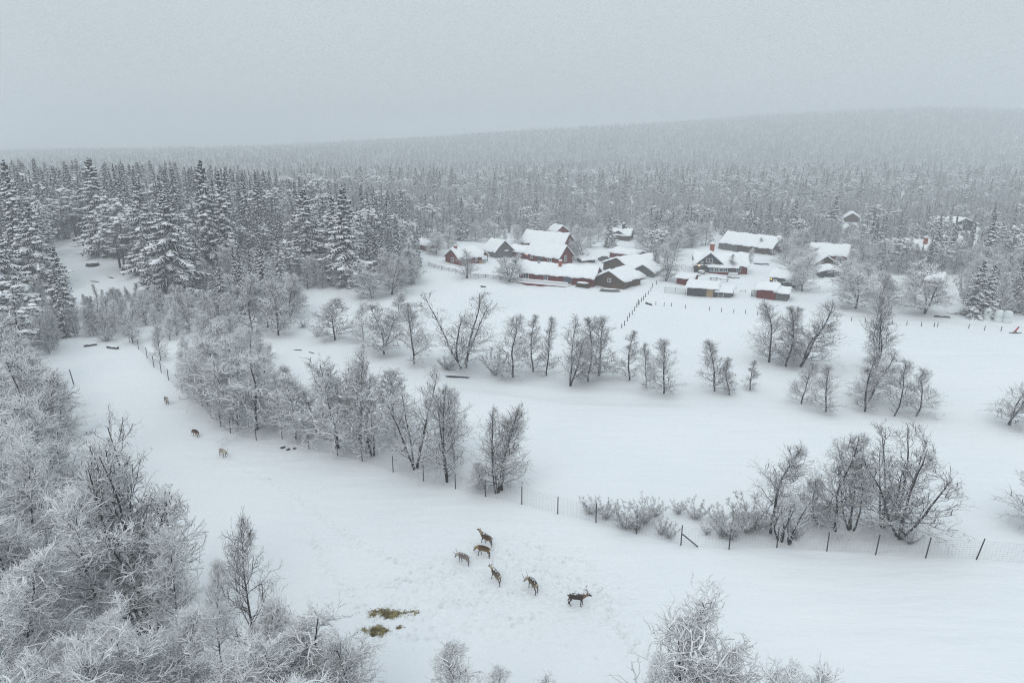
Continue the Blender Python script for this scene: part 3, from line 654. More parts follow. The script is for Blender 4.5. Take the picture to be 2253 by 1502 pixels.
# the rest of each wood: one object per kind, trees instanced on its points
def joined(key, mats):
    a, b_ = KIT[key]; ps = []
    for me in (a, b_):
        V = np.empty(len(me.vertices) * 3); me.vertices.foreach_get('co', V)
        n = len(me.polygons); ls_ = np.empty(n, int); me.polygons.foreach_get('loop_total', ls_); li = np.empty(len(me.loops), int); me.loops.foreach_get('vertex_index', li)
        st = np.empty(n, int); me.polygons.foreach_get('loop_start', st); mi = np.empty(n, int); me.polygons.foreach_get('material_index', mi)
        for k in np.unique(ls_):
            for m_ in np.unique(mi):
                s = (ls_ == k) & (mi == m_)
                if s.any():
                    F = li[st[s][:, None] + np.arange(k)[None]]; ps.append((V.reshape(-1, 3) if not ps or me is not last else V.reshape(-1, 3), F, m_)); last = me
    return mesh(key + '_whole', ps, mats)
def mass(kind, name, label, keys, mats):
    col_ = bpy.data.collections.new(name + '_kinds')
    keys = sorted(keys)
    for i, k in enumerate(keys):
        o = bpy.data.objects.new(f'{i:02d}_{k}', joined(k, mats)); col_.objects.link(o)
    L_ = [t for t in MASS if t['kind'] == kind]
    if not L_: return
    me = bpy.data.meshes.new(name); me.vertices.add(len(L_))
    me.vertices.foreach_set('co', np.array([tuple(t['p']) for t in L_], float).ravel())
    def attr(n_, ty, data, fld='value'):
        a = me.attributes.new(n_, ty, 'POINT'); a.data.foreach_set(fld, data)
    attr('pick', 'INT', np.array([keys.index(t['key']) for t in L_], np.int32))
    attr('turn', 'FLOAT_VECTOR', np.array([(rnd.uniform(-.03, .03), rnd.uniform(-.03, .03), t['rz']) for t in L_], np.float32).ravel(), 'vector')
    attr('grow', 'FLOAT_VECTOR', np.array([(t['sx'], t['sx'], t['sz']) for t in L_], np.float32).ravel(), 'vector')
    o = ob(name, me); tag(o, label, kind='stuff')
    g = bpy.data.node_groups.new(name + '_nodes', 'GeometryNodeTree')
    g.interface.new_socket('Geometry', in_out='INPUT', socket_type='NodeSocketGeometry'); g.interface.new_socket('Geometry', in_out='OUTPUT', socket_type='NodeSocketGeometry')
    gi, go = g.nodes.new('NodeGroupInput'), g.nodes.new('NodeGroupOutput')
    ci = g.nodes.new('GeometryNodeCollectionInfo'); ci.inputs['Collection'].default_value = col_; ci.inputs['Separate Children'].default_value = True; ci.inputs['Reset Children'].default_value = True
    ip = g.nodes.new('GeometryNodeInstanceOnPoints'); ip.inputs['Pick Instance'].default_value = True
    def named(n_, ty):
        a = g.nodes.new('GeometryNodeInputNamedAttribute'); a.data_type = ty; a.inputs['Name'].default_value = n_; return a.outputs['Attribute']
    g.links.new(gi.outputs[0], ip.inputs['Points']); g.links.new(ci.outputs[0], ip.inputs['Instance'])
    g.links.new(named('pick', 'INT'), ip.inputs['Instance Index']); g.links.new(named('turn', 'FLOAT_VECTOR'), ip.inputs['Rotation']); g.links.new(named('grow', 'FLOAT_VECTOR'), ip.inputs['Scale'])
    g.links.new(ip.outputs[0], go.inputs[0])
    md = o.modifiers.new('trees', 'NODES'); md.node_group = g
mass('spruce', 'spruce_forest', 'snowy spruce forest fading into the haze behind the village', [k for k in KIT if k.startswith('spruce')], SM)
mass('pine', 'pine_forest', 'snowy rounded pines among the far forest', [k for k in KIT if k.startswith('pine')], SM)
mass('birch', 'birch_forest', 'frosted birch wood behind the village and on the left', sorted({t['key'] for t in MASS if t['kind'] == 'birch'}), [M['birch_far'], M['pillow']])

# ------------------------------------------------------------------ haze
def haze():
    m = bpy.data.materials.new('haze'); m.use_nodes = True; t = m.node_tree; t.nodes.clear()
    o = t.nodes.new('ShaderNodeOutputMaterial'); v = t.nodes.new('ShaderNodeVolumePrincipled')
    v.inputs['Color'].default_value = (.872, .905, .928, 1); v.inputs['Density'].default_value = HAZE_DENSITY; v.inputs['Anisotropy'].default_value = .0
    t.links.new(v.outputs[0], o.inputs['Volume'])
    me = mesh('haze', [boxp(-3950, 3950, -80, 3950, -6, 150)], [m], smooth=False)
    tag(ob('haze', me), 'pale snowy haze filling the valley', kind='stuff')
haze()
# ------------------------------------------------------------------ building materials
def planks(name, a, b_, scale=9., vertical=True, rough=.85):
    m, t, b = mat(name)
    tcn = nd(t, 'ShaderNodeTexCoord')
    mp_ = nd(t, 'ShaderNodeMapping', {'Vector': tcn.outputs['Object'], 'Scale': (1, 1, .06) if vertical else (.06, .06, 1)})
    n = nd(t, 'ShaderNodeTexNoise', {'Vector': mp_.outputs[0], 'Scale': scale, 'Detail': 3.0})
    n2 = nd(t, 'ShaderNodeTexNoise', {'Vector': tcn.outputs['Object'], 'Scale': .8, 'Detail': 3.0})
    f = math_(t, 'ADD', math_(t, 'MULTIPLY', n.outputs['Fac'], .8), math_(t, 'MULTIPLY', n2.outputs['Fac'], .5))
    r = nd(t, 'ShaderNodeMapRange', {'Value': f, 'From Min': .4, 'From Max': .9})
    t.links.new(mixc(t, r.outputs[0], a, b_), b.inputs['Base Color'])
    bp = nd(t, 'ShaderNodeBump', {'Height': n.outputs['Fac'], 'Strength': .6, 'Distance': .05}); t.links.new(bp.outputs[0], b.inputs['Normal'])
    b.inputs['Roughness'].default_value = rough; return m
M['red'] = planks('falu_red_boards', (.10, .011, .011), (.18, .024, .020))
M['brick'] = planks('chimney_brick', (.22, .06, .035), (.36, .115, .065), 12, False)
M['log'] = planks('weathered_brown_logs', (.045, .029, .021), (.14, .09, .06), 5, False)
M['brown'] = planks('brown_boards', (.045, .032, .026), (.12, .082, .062))
M['greywood'] = planks('grey_weathered_boards', (.07, .07, .068), (.17, .165, .155))
M['darkwood'] = planks('dark_boards', (.035, .035, .036), (.085, .08, .078))
M['pale'] = planks('new_pine_boards', (.28, .19, .11), (.45, .32, .2))
M['blue'] = planks('blue_trim_paint', (.06, .12, .17), (.11, .19, .25))
M['white'] = planks('white_paint', (.62, .64, .64), (.78, .79, .79))
M['metal'] = planks('dark_metal', (.03, .034, .038), (.06, .065, .07), rough=.5)
M['cyan'] = planks('turquoise_panel', (.18, .42, .5), (.3, .55, .62))
m, t, b = mat('window_glass'); b.inputs['Base Color'].default_value = (.06, .075, .085, 1); b.inputs['Roughness'].default_value = .12; b.inputs['Specular IOR Level'].default_value = .5; M['glass'] = m
m, t, b = mat('lit_lamp'); b.inputs['Base Color'].default_value = (1, .6, .3, 1); b.inputs['Emission Color'].default_value = (1, .42, .12, 1); b.inputs['Emission Strength'].default_value = 9; M['lamp'] = m
m, t, b = mat('roof_snow')
tcn = nd(t, 'ShaderNodeTexCoord'); n = nd(t, 'ShaderNodeTexNoise', {'Vector': tcn.outputs['Object'], 'Scale': 1.3, 'Detail': 4.0})
bp = nd(t, 'ShaderNodeBump', {'Height': n.outputs['Fac'], 'Strength': .35, 'Distance': .3}); t.links.new(bp.outputs[0], b.inputs['Normal'])
b.inputs['Base Color'].default_value = (.88, .895, .91, 1); b.inputs['Roughness'].default_value = .7; M['rsnow'] = m

# ------------------------------------------------------------------ buildings
class Frame:
    """local x along a wall's foot, y into the building, z up"""
    def __init__(s, root, o, ang): s.root, s.o, s.a = root, o, ang
    def T(s, V):
        V = np.asarray(V, float).reshape(-1, 3).copy(); c, n = math.cos(s.a), math.sin(s.a)
        x = V[:, 0] * c - V[:, 1] * n + s.o[0]; y = V[:, 0] * n + V[:, 1] * c + s.o[1]
        return np.stack([x, y, V[:, 2] + s.o[2]], -1)
def fpart(fr, name, parts, mats, parent=None, smooth=False):
    o = ob(name, mesh(name, [(fr.T(V), F, m) for V, F, m in parts], mats, smooth), parent or fr.root)
    return o
def snowcap(fr, name, x0, x1, y0, y1, zf, t, parent, seed=0, nx=None, ny=14, droop=.12):
    """a thick rounded slab of snow following the surface zf(y)"""
    rg = np.random.default_rng(seed + int(abs(x1 * 7 + y1 * 13) * 10)); nx = nx or max(8, int((x1 - x0) / .5))
    u = np.linspace(0, 1, nx + 1); v = np.linspace(0, 1, ny + 1)
    u = u - .35 * np.sin(2 * PI * u) / (2 * PI) * .9; v = v - .35 * np.sin(2 * PI * v) / (2 * PI) * .9
    U, Vv = np.meshgrid(u, v); X = x0 + (x1 - x0) * U; Y = y0 + (y1 - y0) * Vv
    d = np.minimum(np.minimum(X - x0, x1 - X), np.minimum(Y - y0, y1 - Y)); ph = rg.uniform(0, 6, 3)
    e = np.sqrt(np.clip(1 - (1 - np.clip(d / (t * .95), 0, 1)) ** 2, 0, 1))
    nz = .12 * np.sin(X * .9 + ph[0]) * np.cos(Y * .8 + ph[1]) + .06 * np.sin(X * 2.3 + ph[2]) - .14 * np.sin(PI * U) + .05 * np.sin(X * 1.7 + Y * 2.1)
    wv = .13 * np.sin(X * 1.1 + ph[0]) + .09 * np.sin(X * 2.9 + ph[1]) + .08; Y = Y + np.where(Vv > .999, wv, 0) - np.where(Vv < .001, wv, 0)
    X = X + np.where(U > .999, .12 * np.sin(Y * 1.3 + ph[2]) + .06, 0) - np.where(U < .001, .12 * np.sin(Y * 1.5 + ph[1]) + .06, 0)
    # ridge softened: average of the surface over a small window
    zs = sum(zf(np.clip(Y + k, y0, y1)) for k in (-.5, -.25, 0, .25, .5)) / 5
    bulge = 1 + .10 * np.sin(X * 1.4 + ph[2])
    Xo = X + np.where(U < .001, -.10, 0) * 0
    Z = zs + t * (.25 + .75 * e) * bulge + nz * e; Zb = zf(Y) + .004
    edge = (d < 1e-6); Z = np.where(edge, zf(Y) + t * (.32 + .1 * np.sin(X * 2.1 + Y * 1.9)), Z)
    top = np.stack([Xo, Y, Z], -1).reshape(-1, 3)
    cxm, cym = (x0 + x1) / 2, (y0 + y1) / 2
    bot = np.stack([X, Y, Zb - np.where(edge, droop * .4, 0)], -1).reshape(-1, 3)
    w = nx + 1; n = w * (ny + 1); id_ = np.arange(n).reshape(ny + 1, w)
    F = np.stack([id_[:-1, :-1], id_[:-1, 1:], id_[1:, 1:], id_[1:, :-1]], -1).reshape(-1, 4); Fb = F[:, ::-1] + n
    ring = list(id_[0, :]) + list(id_[1:, -1]) + list(id_[-1, ::-1][1:]) + list(id_[::-1, 0][1:-1])
    S_ = [(ring[(i + 1) % len(ring)], ring[i], ring[i] + n, ring[(i + 1) % len(ring)] + n) for i in range(len(ring))]
    return fpart(fr, name, [(np.concatenate([top, bot]), np.concatenate([F, Fb, np.array(S_)]), 0)], [M['rsnow']], parent, True)
def block(fr, L, Wd, h, rise, wall, t=.5, rv=.5, hb=None, eave=.45, wname='wall', snow=True, seed=0, trim=None):
    """walls + roof + snow; ridge along local x. rv = where the ridge is across the depth (1 = lean-to)"""
    hb = h if hb is None else hb; yr = Wd * rv; zr = h + rise
    def zf(y): return np.where(y <= yr, h + rise * y / max(yr, 1e-3), zr + (hb - zr) * (y - yr) / max(Wd - yr, 1e-3)) if rv < 1 else h + rise * y / Wd
    prof = [(0, -.9), (0, h), (yr, zr)] + ([(Wd, hb)] if rv < 1 else []) + [(Wd, -.9)]
    n = len(prof); V = [(x, y, z) for x in (0, L) for y, z in prof]
    Fs = [(i, (i + 1) % n, (i + 1) % n + n, i + n) for i in range(n)]
    w = fpart(fr, wname, [(V, Fs, 0), (V, [tuple(range(n))[::-1], tuple(range(n, 2 * n))], 0)], [M[wall]])
    e = eave; th = .14; ys = [-e, yr, Wd + e] if rv < 1 else [-e, Wd + e]
    pr = [(y, float(zf(np.array(float(y)))) if 0 <= y <= Wd or rv < 1 else float(zf(np.array(float(y))))) for y in ys]
    k = len(pr); V = [(x, y, z + dz) for x in (-e, L + e) for dz in (.012, th) for y, z in pr]
    def q(xi, di, i): return xi * 2 * k + di * k + i
    Fs = []
    for i in range(k - 1):
        Fs += [(q(0, 1, i), q(1, 1, i), q(1, 1, i + 1), q(0, 1, i + 1)), (q(0, 0, i), q(0, 0, i + 1), q(1, 0, i + 1), q(1, 0, i))]
        Fs += [(q(0, 0, i), q(0, 1, i), q(0, 1, i + 1), q(0, 0, i + 1)), (q(1, 0, i + 1), q(1, 1, i + 1), q(1, 1, i), q(1, 0, i))]
    Fs += [(q(0, 0, 0), q(1, 0, 0), q(1, 1, 0), q(0, 1, 0)), (q(0, 1, k - 1), q(1, 1, k - 1), q(1, 0, k - 1), q(0, 0, k - 1))]
    r = fpart(fr, 'roof', [(V, Fs, 0)], [M[trim or 'darkwood']])
    if snow: snowcap(fr, 'roof_snow', -e - .1, L + e + .1, -e - .12, Wd + e + .12, lambda y: zf(np.asarray(y, float)) + th, t, r, seed)
    return w, r, zf
def window(fr, side, u, z, w, h, L, Wd, col='white', nm='window', bars=1):
    """side: 'f' front wall, 'r' gable at x=L, 'l' gable at x=0"""
    def loc(a, b_, z0, z1, d0, d1):
        if side == 'f': return boxp(a, b_, -d1, -d0, z0, z1)
        if side == 'r': return boxp(L + d0, L + d1, a, b_, z0, z1)
        return boxp(-d1, -d0, a, b_, z0, z1)
    f = .11; P_ = [loc(u - f, u + w + f, z - f, z, .0, .09), loc(u - f, u + w + f, z + h, z + h + f, .0, .09), loc(u - f, u, z, z + h, 0, .09), loc(u + w, u + w + f, z, z + h, 0, .09)]
    for k in range(bars): c = u + w * (k + 1) / (bars + 1); P_.append(loc(c - .035, c + .035, z, z + h, .03, .085))
    fo = fpart(fr, nm, P_, [M[col]])
    fpart(fr, 'pane', [loc(u, u + w, z, z + h, .0, .03)], [M['glass']], fo); return fo
def door(fr, side, u, w, h, L, col='white', z=0.0):
    if side == 'f': b1 = boxp(u, u + w, -.07, 0, z, z + h); b2 = boxp(u + w * .3, u + w * .7, -.085, -.072, z + h * .55, z + h * .85); b3 = boxp(u + w * .85, u + w * .93, -.12, -.071, z + h * .47, z + h * .5)
    else: b1 = boxp(L, L + .07, u, u + w, z, z + h); b2 = boxp(L + .072, L + .085, u + w * .3, u + w * .7, z + h * .55, z + h * .85); b3 = boxp(L + .071, L + .12, u + w * .85, u + w * .93, z + h * .47, z + h * .5)
    o = fpart(fr, 'door', [b1], [M[col]]); fpart(fr, 'pane', [b2], [M['glass']], o); fpart(fr, 'handle', [b3], [M['metal']], o); return o
def chimney(fr, x, y, z0, z1, s, parent, col='brick', cap=True, nm='chimney'):
    fpart(fr, nm, [boxp(x - s / 2, x + s / 2, y - s / 2, y + s / 2, z0, z1), boxp(x - s / 2 - .07, x + s / 2 + .07, y - s / 2 - .07, y + s / 2 + .07, z1 - .22, z1 - .06)], [M[col]], parent)
    if cap:
        V = ICO * np.array([s * .72, s * .72, s * .42]) + np.array([x, y, z1 + s * .18]); fpart(fr, 'chimney_snow', [(V, ICF, 0)], [M['rsnow']], parent, True)
def lamp(fr, x, y, z):
    V = ICO * .13 + np.array([x, y, z]); fpart(fr, 'outdoor_lamp', [(V, ICF, 0), boxp(x - .05, x + .05, y + .1, y + .22, z - .05, z + .05, 1)], [M['lamp'], M['metal']], None, True)
LMK = []
def house(name, bl, br, label, cat, mode='side', group='farm buildings in the snowy village', short=None):
    a, b_ = P(*bl), P(*br); z = min(a.z, b_.z); v = b_ - a; Lf = math.hypot(v.x, v.y); ang = math.atan2(v.y, v.x)
    root = empty(name, ((a.x + b_.x) / 2, (a.y + b_.y) / 2, z)); tag(root, label, cat, group)
    root_inv = Vector(root.location)
    if mode == 'side': fr = Frame(root, Vector((a.x, a.y, z)) - root_inv, ang)
    else: fr = Frame(root, Vector((b_.x, b_.y, z)) - root_inv, ang + PI / 2)   # local x runs back, local y runs left
    LMK.append((short or label, (bl[0] + br[0]) / 2, (bl[1] + br[1]) / 2 - 8))
    return fr, Lf

# the long red building with the railed deck
fr, L = house('long_red_building', (1142, 617), (1305, 632), 'long low red building with snow-capped orange chimney and railed deck', 'building', short='long low red building')
w, r, zf = block(fr, L, 7.2, 2.7, 2.3, 'red', .62)
chimney(fr, L * .52, 2.6, 3.6, 6.3, .85, r); chimney(fr, L * .22, 3.0, 4.0, 5.5, .45, r, 'metal', nm='flue')
window(fr, 'f', L * .06, 1.0, 1.6, 1.3, L, 7); window(fr, 'f', L * .35, 1.0, 1.0, 1.3, L, 7); window(fr, 'f', L * .62, 1.0, 2.4, 1.1, L, 7, 'blue', bars=3); window(fr, 'r', 2.6, 2.9, 1.0, 1.1, L, 7)
dk = fpart(fr, 'deck', [boxp(-1, L * .72, -3.2, -.02, -.8, .18)], [M['red']])
fpart(fr, 'deck_snow', [boxp(-1.05, L * .72 + .05, -3.26, -.05, .185, .42)], [M['rsnow']], dk)
rl = [boxp(-1, L * .72, -3.2, -3.1, 1.1, 1.2)]
for i in range(10): x = -1 + (L * .72 + .95) * i / 9.; rl.append(boxp(x, x + .09, -3.19, -3.11, .19, 1.1))
for i in range(9):
    x0 = -1 + (L * .72 + .95) * i / 9.; x1 = x0 + (L * .72 + .95) / 9.
    rl += barp((x0, -3.15, 1.05), ((x0 + x1) / 2, -3.15, .5), .035, 0, 4) + barp(((x0 + x1) / 2, -3.15, .5), (x1, -3.15, 1.05), .035, 0, 4)
ra = fpart(fr, 'railing', rl, [M['white']]); fpart(fr, 'rail_snow', [boxp(-1, L * .72, -3.27, -3.03, 1.205, 1.42)], [M['rsnow']], ra)
# log cabin beside it
fr, L = house('log_cabin', (1309, 627), (1372, 637), 'brown log cabin with front gable and small white window beside the deck', 'cabin', 'front', short='brown front-gabled log cabin')
Wd = L; block(fr, 9.5, Wd, 2.3, 2.3, 'log', .6); window(fr, 'l', Wd * .45, 1.6, .9, .9, 9.5, Wd)
fr, L = house('lean_to_shed', (1374, 624), (1416, 613), 'low dark lean-to nearly buried under snow at the right of the log cabin', 'shed', short='buried lean-to')
block(fr, L, 4.5, .9, .9, 'darkwood', .7)
fr, L = house('brown_barn', (1327, 594), (1391, 607), 'big brown barn with wide double-humped snow roof behind the log cabin', 'barn', 'front', short='big brown double-humped barn')
block(fr, 15, L, 2.3, 2.5, 'brown', .65)
a = P(1391, 606); b_ = P(1437, 611); v = b_ - a
fr2 = Frame(fr.root, b_ - Vector(fr.root.location), math.atan2(v.y, v.x) + PI / 2); block(fr2, 12, math.hypot(v.x, v.y), 1.7, 1.9, 'greywood', .65, seed=3)
fr, L = house('red_annex_building', (1341, 566), (1397, 575), 'low red building with flat rounded snow roof behind the big barn', 'building', short='low red building behind the barn')
block(fr, L, 7, 2.0, .8, 'red', .8)
fr, L = house('snowy_shed', (1281, 578), (1309, 578), 'small dark shed under a round snow dome near the parked car', 'shed', short='small snow-domed shed')
block(fr, L, 3.5, 1.1, .5, 'brown', .9)
# red houses behind the long building
fr, L = house('red_house', (1158, 573), (1229, 583), 'red house with grey door and white windows behind the long low building', 'house', short='red house with the grey door')
w, r, zf = block(fr, L, 7, 2.7, 3.3, 'red', .6)
window(fr, 'f', 2.0, 1.1, .8, 1.2, L, 7); window(fr, 'f', L * .68, .9, 1.5, 1.3, L, 7); door(fr, 'f', L * .36, 1.9, 2.1, L, 'greywood'); window(fr, 'r', 2.9, 1.0, 1.0, 1.9, L, 7)
pr = fpart(fr, 'porch_roof', [boxp(L * .28, L * .6, -1.3, -.02, 2.25, 2.35)], [M['darkwood']]); fpart(fr, 'porch_snow', [boxp(L * .27, L * .61, -1.36, -.04, 2.355, 2.7)], [M['rsnow']], pr)
chimney(fr, L * .86, 2.0, 3.6, 4.6, .6, r, 'metal', nm='flue'); lamp(fr, .5, -.25, 2.1)
fr, L = house('tall_red_house', (1146, 549), (1237, 560), 'tall red house with steep snow roof and white gable windows, highest of the red group', 'house', short='tall steep-roofed red house')
w, r, zf = block(fr, L, 8.5, 3.4, 3.6, 'red', .6); window(fr, 'r', 1.6, 1.5, 1.1, 1.9, L, 8.5); window(fr, 'r', 4.6, 3.3, 1.2, 1.6, L, 8.5); window(fr, 'r', 6.2, 1.4, .9, 1.6, L, 8.5)
fr, L = house('red_side_building', (1119, 563), (1157, 570), 'small red side building with drooping snow left of the red house', 'building', short='small red side building')
block(fr, L, 6, 2.2, 1.3, 'red', .85); window(fr, 'f', L * .6, 1, .9, .9, L, 6)
fr, L = house('small_red_cottage', (1207, 519), (1223, 522), 'small red cottage at the forest edge above the tall red house', 'cottage', short='small red cottage at the forest edge')
w, r, zf = block(fr, L, 6, 2.6, 2.2, 'red', .6); chimney(fr, -.6, 1.5, 0, 3.6, 1.2, r)
# left cottage, barn, shed
fr, L = house('red_cottage', (1011, 585), (1060, 579), 'red cottage with brick chimney and blue-posted porch behind a birch', 'cottage', short='red cottage with the blue porch')
w, r, zf = block(fr, L, 7, 2.6, 2.4, 'red', .65); chimney(fr, 1.2, 3.3, 4, 6.1, .75, r); window(fr, 'f', L * .7, .9, 1.0, 1.1, L, 7); window(fr, 'l', 3, 1.2, 1, 1.2, L, 7)
fpart(fr, 'blue_panel', [boxp(L * .83, L + 1.2, -.5, -.42, 0, 1.1), boxp(L + .2, L + 1.0, -.53, -.505, .2, .9, 1)], [M['pale'], M['cyan']])
pc = Frame(fr.root, Vector((L + .3, 1.0, 0)), 0); pc.o = Vector(fr.T([(L + .4, .6, 0)])[0]); pc.a = fr.a
for (x, y) in ((.1, .1), (2.7, .1), (.1, 3), (2.7, 3)): fpart(pc, 'porch_post', [boxp(x, x + .16, y, y + .16, -.5, 2.3)], [M['blue']])
fpart(pc, 'porch_rail', [boxp(.26, 2.7, .12, .2, .9, 1.0), boxp(.26, 2.7, .12, .2, .4, .5)], [M['blue']])
pg = Frame(pc.root, Vector(pc.T([(3.0, -.1, 2.3)])[0]), pc.a + PI / 2); 
prr = fpart(pg, 'porch_gable', [([(0, 0, 0), (0, 3.2, 0), (0, 1.6, 1.3), (3.2, 0, 0), (3.2, 3.2, 0), (3.2, 1.6, 1.3)], [(0, 1, 4, 3), (1, 2, 5, 4), (2, 0, 3, 5)], 0), ([(0, 0, 0), (0, 3.2, 0), (0, 1.6, 1.3), (3.2, 0, 0), (3.2, 3.2, 0), (3.2, 1.6, 1.3)], [(0, 2, 1), (3, 4, 5)], 0)], [M['red']])
snowcap(pg, 'porch_snow', -.2, 3.3, -.3, 3.5, lambda y: 1.36 - 1.3 / 1.6 * np.abs(np.asarray(y, float) - 1.6), .4, prr)
fr, L = house('grey_barn', (1064, 560), (1090, 568), 'grey board barn with steep gable behind the red cottage', 'barn', short='grey steep-gabled barn')
block(fr, L, 7, 2.4, 3.2, 'greywood', .5); fpart(fr, 'hatch_snow', [boxp(L + .02, L + .5, 3.6, 5.0, 2.1, 2.45)], [M['rsnow']])
fr, L = house('red_shed', (917, 547), (949, 555), 'red shed with domed snow roof leftmost in the village', 'shed', short='leftmost red shed')
block(fr, L, 6, 2.3, 1.2, 'red', .75)
fr, L = house('hillside_cabin', (1330, 527), (1385, 530), 'brown cabin with dark snow-capped chimney standing above the parked car', 'cabin', short='brown cabin with the dark chimney')
w, r, zf = block(fr, L, 8, 2.2, 2.0, 'brown', .55); chimney(fr, L * .66, 4.2, 3.6, 6.4, 1.0, r, 'metal'); chimney(fr, L * .76, 4.6, 3.6, 5.2, .7, r, 'metal', nm='flue')
a = fr.T([(L * .86, -.15, 0)])[0]; fg = Frame(fr.root, Vector(a), fr.a + PI / 2); block(fg, 3.5, L * .62, 2.1, 1.9, 'brown', .45, wname='gable_wall')
# right half of the village
fr, L = house('long_barn', (1584, 547), (1697, 561), 'long dark brown barn with plain snow roof above the farmhouse', 'barn', short='long dark brown barn')
block(fr, L, 9.5, 2.6, 3.4, 'brown', .55); 
fr3 = Frame(fr.root, Vector(fr.T([(-.5, -.35, 0)])[0]), fr.a); fpart(fr3, 'plank_wall', [boxp(0, L * .38, 0, .3, -.5, 2.2)], [M['greywood']])
fr, L = house('farmhouse', (1528, 600), (1643, 604), 'brown farmhouse with blue-edged gable, red chimney and white veranda windows', 'house', short='farmhouse with the blue-edged gable')
w, r, zf = block(fr, L, 9, 2.7, 2.9, 'red', .6)
a = fr.T([(L * .56, -.5, 0)])[0]; fg = Frame(fr.root, Vector(a), fr.a + PI / 2); wf = L * .56
w2, r2, _ = block(fg, 5.2, wf, 2.7, 3.6, 'darkwood', .55, wname='gable_wall', trim='blue'); window(fg, 'l', wf * .42, 3.5, 1.7, 1.1, 5.2, wf); window(fg, 'l', wf * .74, 3.2, .5, .4, 5.2, wf)
chimney(fr, L * .33, 5.2, 5, 8.3, 1.25, r)
v0 = L * .27
ver = fpart(fr, 'veranda', [boxp(v0, v0 + 5.6, -1.9, -.52, 0, .8)], [M['red']])
fpart(fr, 'veranda_wall', [boxp(v0, v0 + 5.6, -1.9, -.52, .805, 2.1)], [M['blue']])
for k in range(4):
    f_ = Frame(fr.root, Vector(fr.T([(v0 + .2 + k * 1.35, -1.9, 0)])[0]), fr.a); window(f_, 'f', .1, .95, .95, 1.0, L, 8)
vr = fpart(fr, 'veranda_roof', [boxp(v0 - .3, v0 + 8.6, -2.3, -.53, 2.12, 2.24)], [M['darkwood']]); snowcap(fr, 'veranda_snow', v0 - .4, v0 + 8.7, -2.4, -.5, lambda y: 2.25 + .35 * (np.asarray(y, float) + 2.4) / 1.9, .5, vr)
fpart(fr, 'balcony_rail', [boxp(v0 + 5.7, v0 + 8.4, -2.2, -2.1, .1, .95)], [M['white']]); lamp(fr, 1.2, -.8, 2.3); window(fr, 'f', L * .8, .9, 1.2, 1.1, L, 9)
fr, L = house('red_hen_house', (1488, 624), (1522, 629), 'small red shed with flat snow roof left of the brown coop', 'shed', short='small red shed left of the coop')
block(fr, L, 5, 2.0, .7, 'red', .6)
fr, L = house('brown_coop', (1511, 650), (1576, 654), 'brown coop with pale plank panel and thick level snow slab', 'shed', short='brown coop with the pale planks')
block(fr, L, 5.5, 2.2, .5, 'darkwood', .75, rv=1.0); fpart(fr, 'plank_panel', [boxp(L * .66, L * .88, -.06, -.003, -.3, 2.15)], [M['pale']])
a = fr.T([(L + .06, .3, 0)])[0]; f2 = Frame(fr.root, Vector(a), fr.a - .12); block(f2, 3.4, 4.6, 1.5, .5, 'greywood', .6, rv=1.0, seed=2)
fpart(f2, 'mesh_door', [boxp(.3, .4, -.08, -.02, 0, 1.4), boxp(1.6, 1.7, -.08, -.02, 0, 1.4), boxp(.4, 1.6, -.07, -.03, .6, .7)], [M['white']])
fr, L = house('dark_cottage', (1692, 629), (1738, 637), 'dark cottage with white door, blue-grey window and lit lamp', 'cottage', short='dark cottage with the white door')
w, r, zf = block(fr, L, 5.5, 3.0, 1.1, 'darkwood', .6, trim='blue'); door(fr, 'f', L * .17, 1.1, 2.3, L); window(fr, 'f', L * .45, 1.1, 1.8, 1.3, L, 5, 'greywood'); lamp(fr, .45, -.25, 2.3)
fr, L = house('curved_red_shed', (1664, 655), (1730, 663), 'red and grey shed with sagging snow roof in front of the dark cottage', 'shed', short='red and grey shed with the sagging roof')
block(fr, L * .62, 4.6, 2.5, 1.0, 'red', .65, rv=.7, hb=2.6)
a = fr.T([(L * .62 + .05, .25, 0)])[0]; f2 = Frame(fr.root, Vector(a), fr.a); block(f2, L * .38, 4.2, 2.0, .7, 'greywood', .6, rv=.7, hb=2.2, seed=4, trim='darkwood')
fpart(fr, 'slatted_side', [boxp(-1.5 + i * .3, -1.32 + i * .3, .8, .9, -.3, 1.9) for i in range(5)], [M['greywood']])
fr, L = house('long_red_house', (1780, 574), (1862, 579), 'long red house with broad snow roof at the right of the village', 'house', short='long red house on the right')
w, r, zf = block(fr, L, 9, 2.6, 2.8, 'red', .65); window(fr, 'f', L * .78, .9, .9, 1.1, L, 9); window(fr, 'r', 3, 1, 1, 1.2, L, 9)
fr, L = house('brown_gable_shed', (1789, 593), (1842, 596), 'brown shed with snow-lined front gable before the long red house', 'shed', 'front', short='brown front-gabled shed')
block(fr, 6, L, 1.9, 2.6, 'log', .5)
fpart(fr, 'gable_ledge', [boxp(-.5, -.02, L * .15, L * .85, 1.95, 2.1)], [M['rsnow']])
fr, L = house('grey_snow_shed', (1803, 612), (1850, 614), 'dark grey shed with curved snow roof, frontmost of the right group', 'shed', 'front', short='dark grey curved-roof shed')
block(fr, 6, L, 1.9, .9, 'metal', .75); fpart(fr, 'snow_ledge', [boxp(-1.0, -.05, -.2, L * .8, -.3, .45)], [M['rsnow']])
fr, L = house('forest_cabin', (1857, 489), (1891, 489), 'brown cabin with snowy gable half hidden among the birches', 'cabin', 'front', short='brown cabin among the birches')
block(fr, 10, L, 2.3, 2.3, 'brown', .6)
fr, L = house('dark_forest_cabin', (2099, 507), (2139, 508), 'dark two-storey cabin with white windows alone in the right-hand forest', 'cabin', 'front', short='dark two-storey cabin')
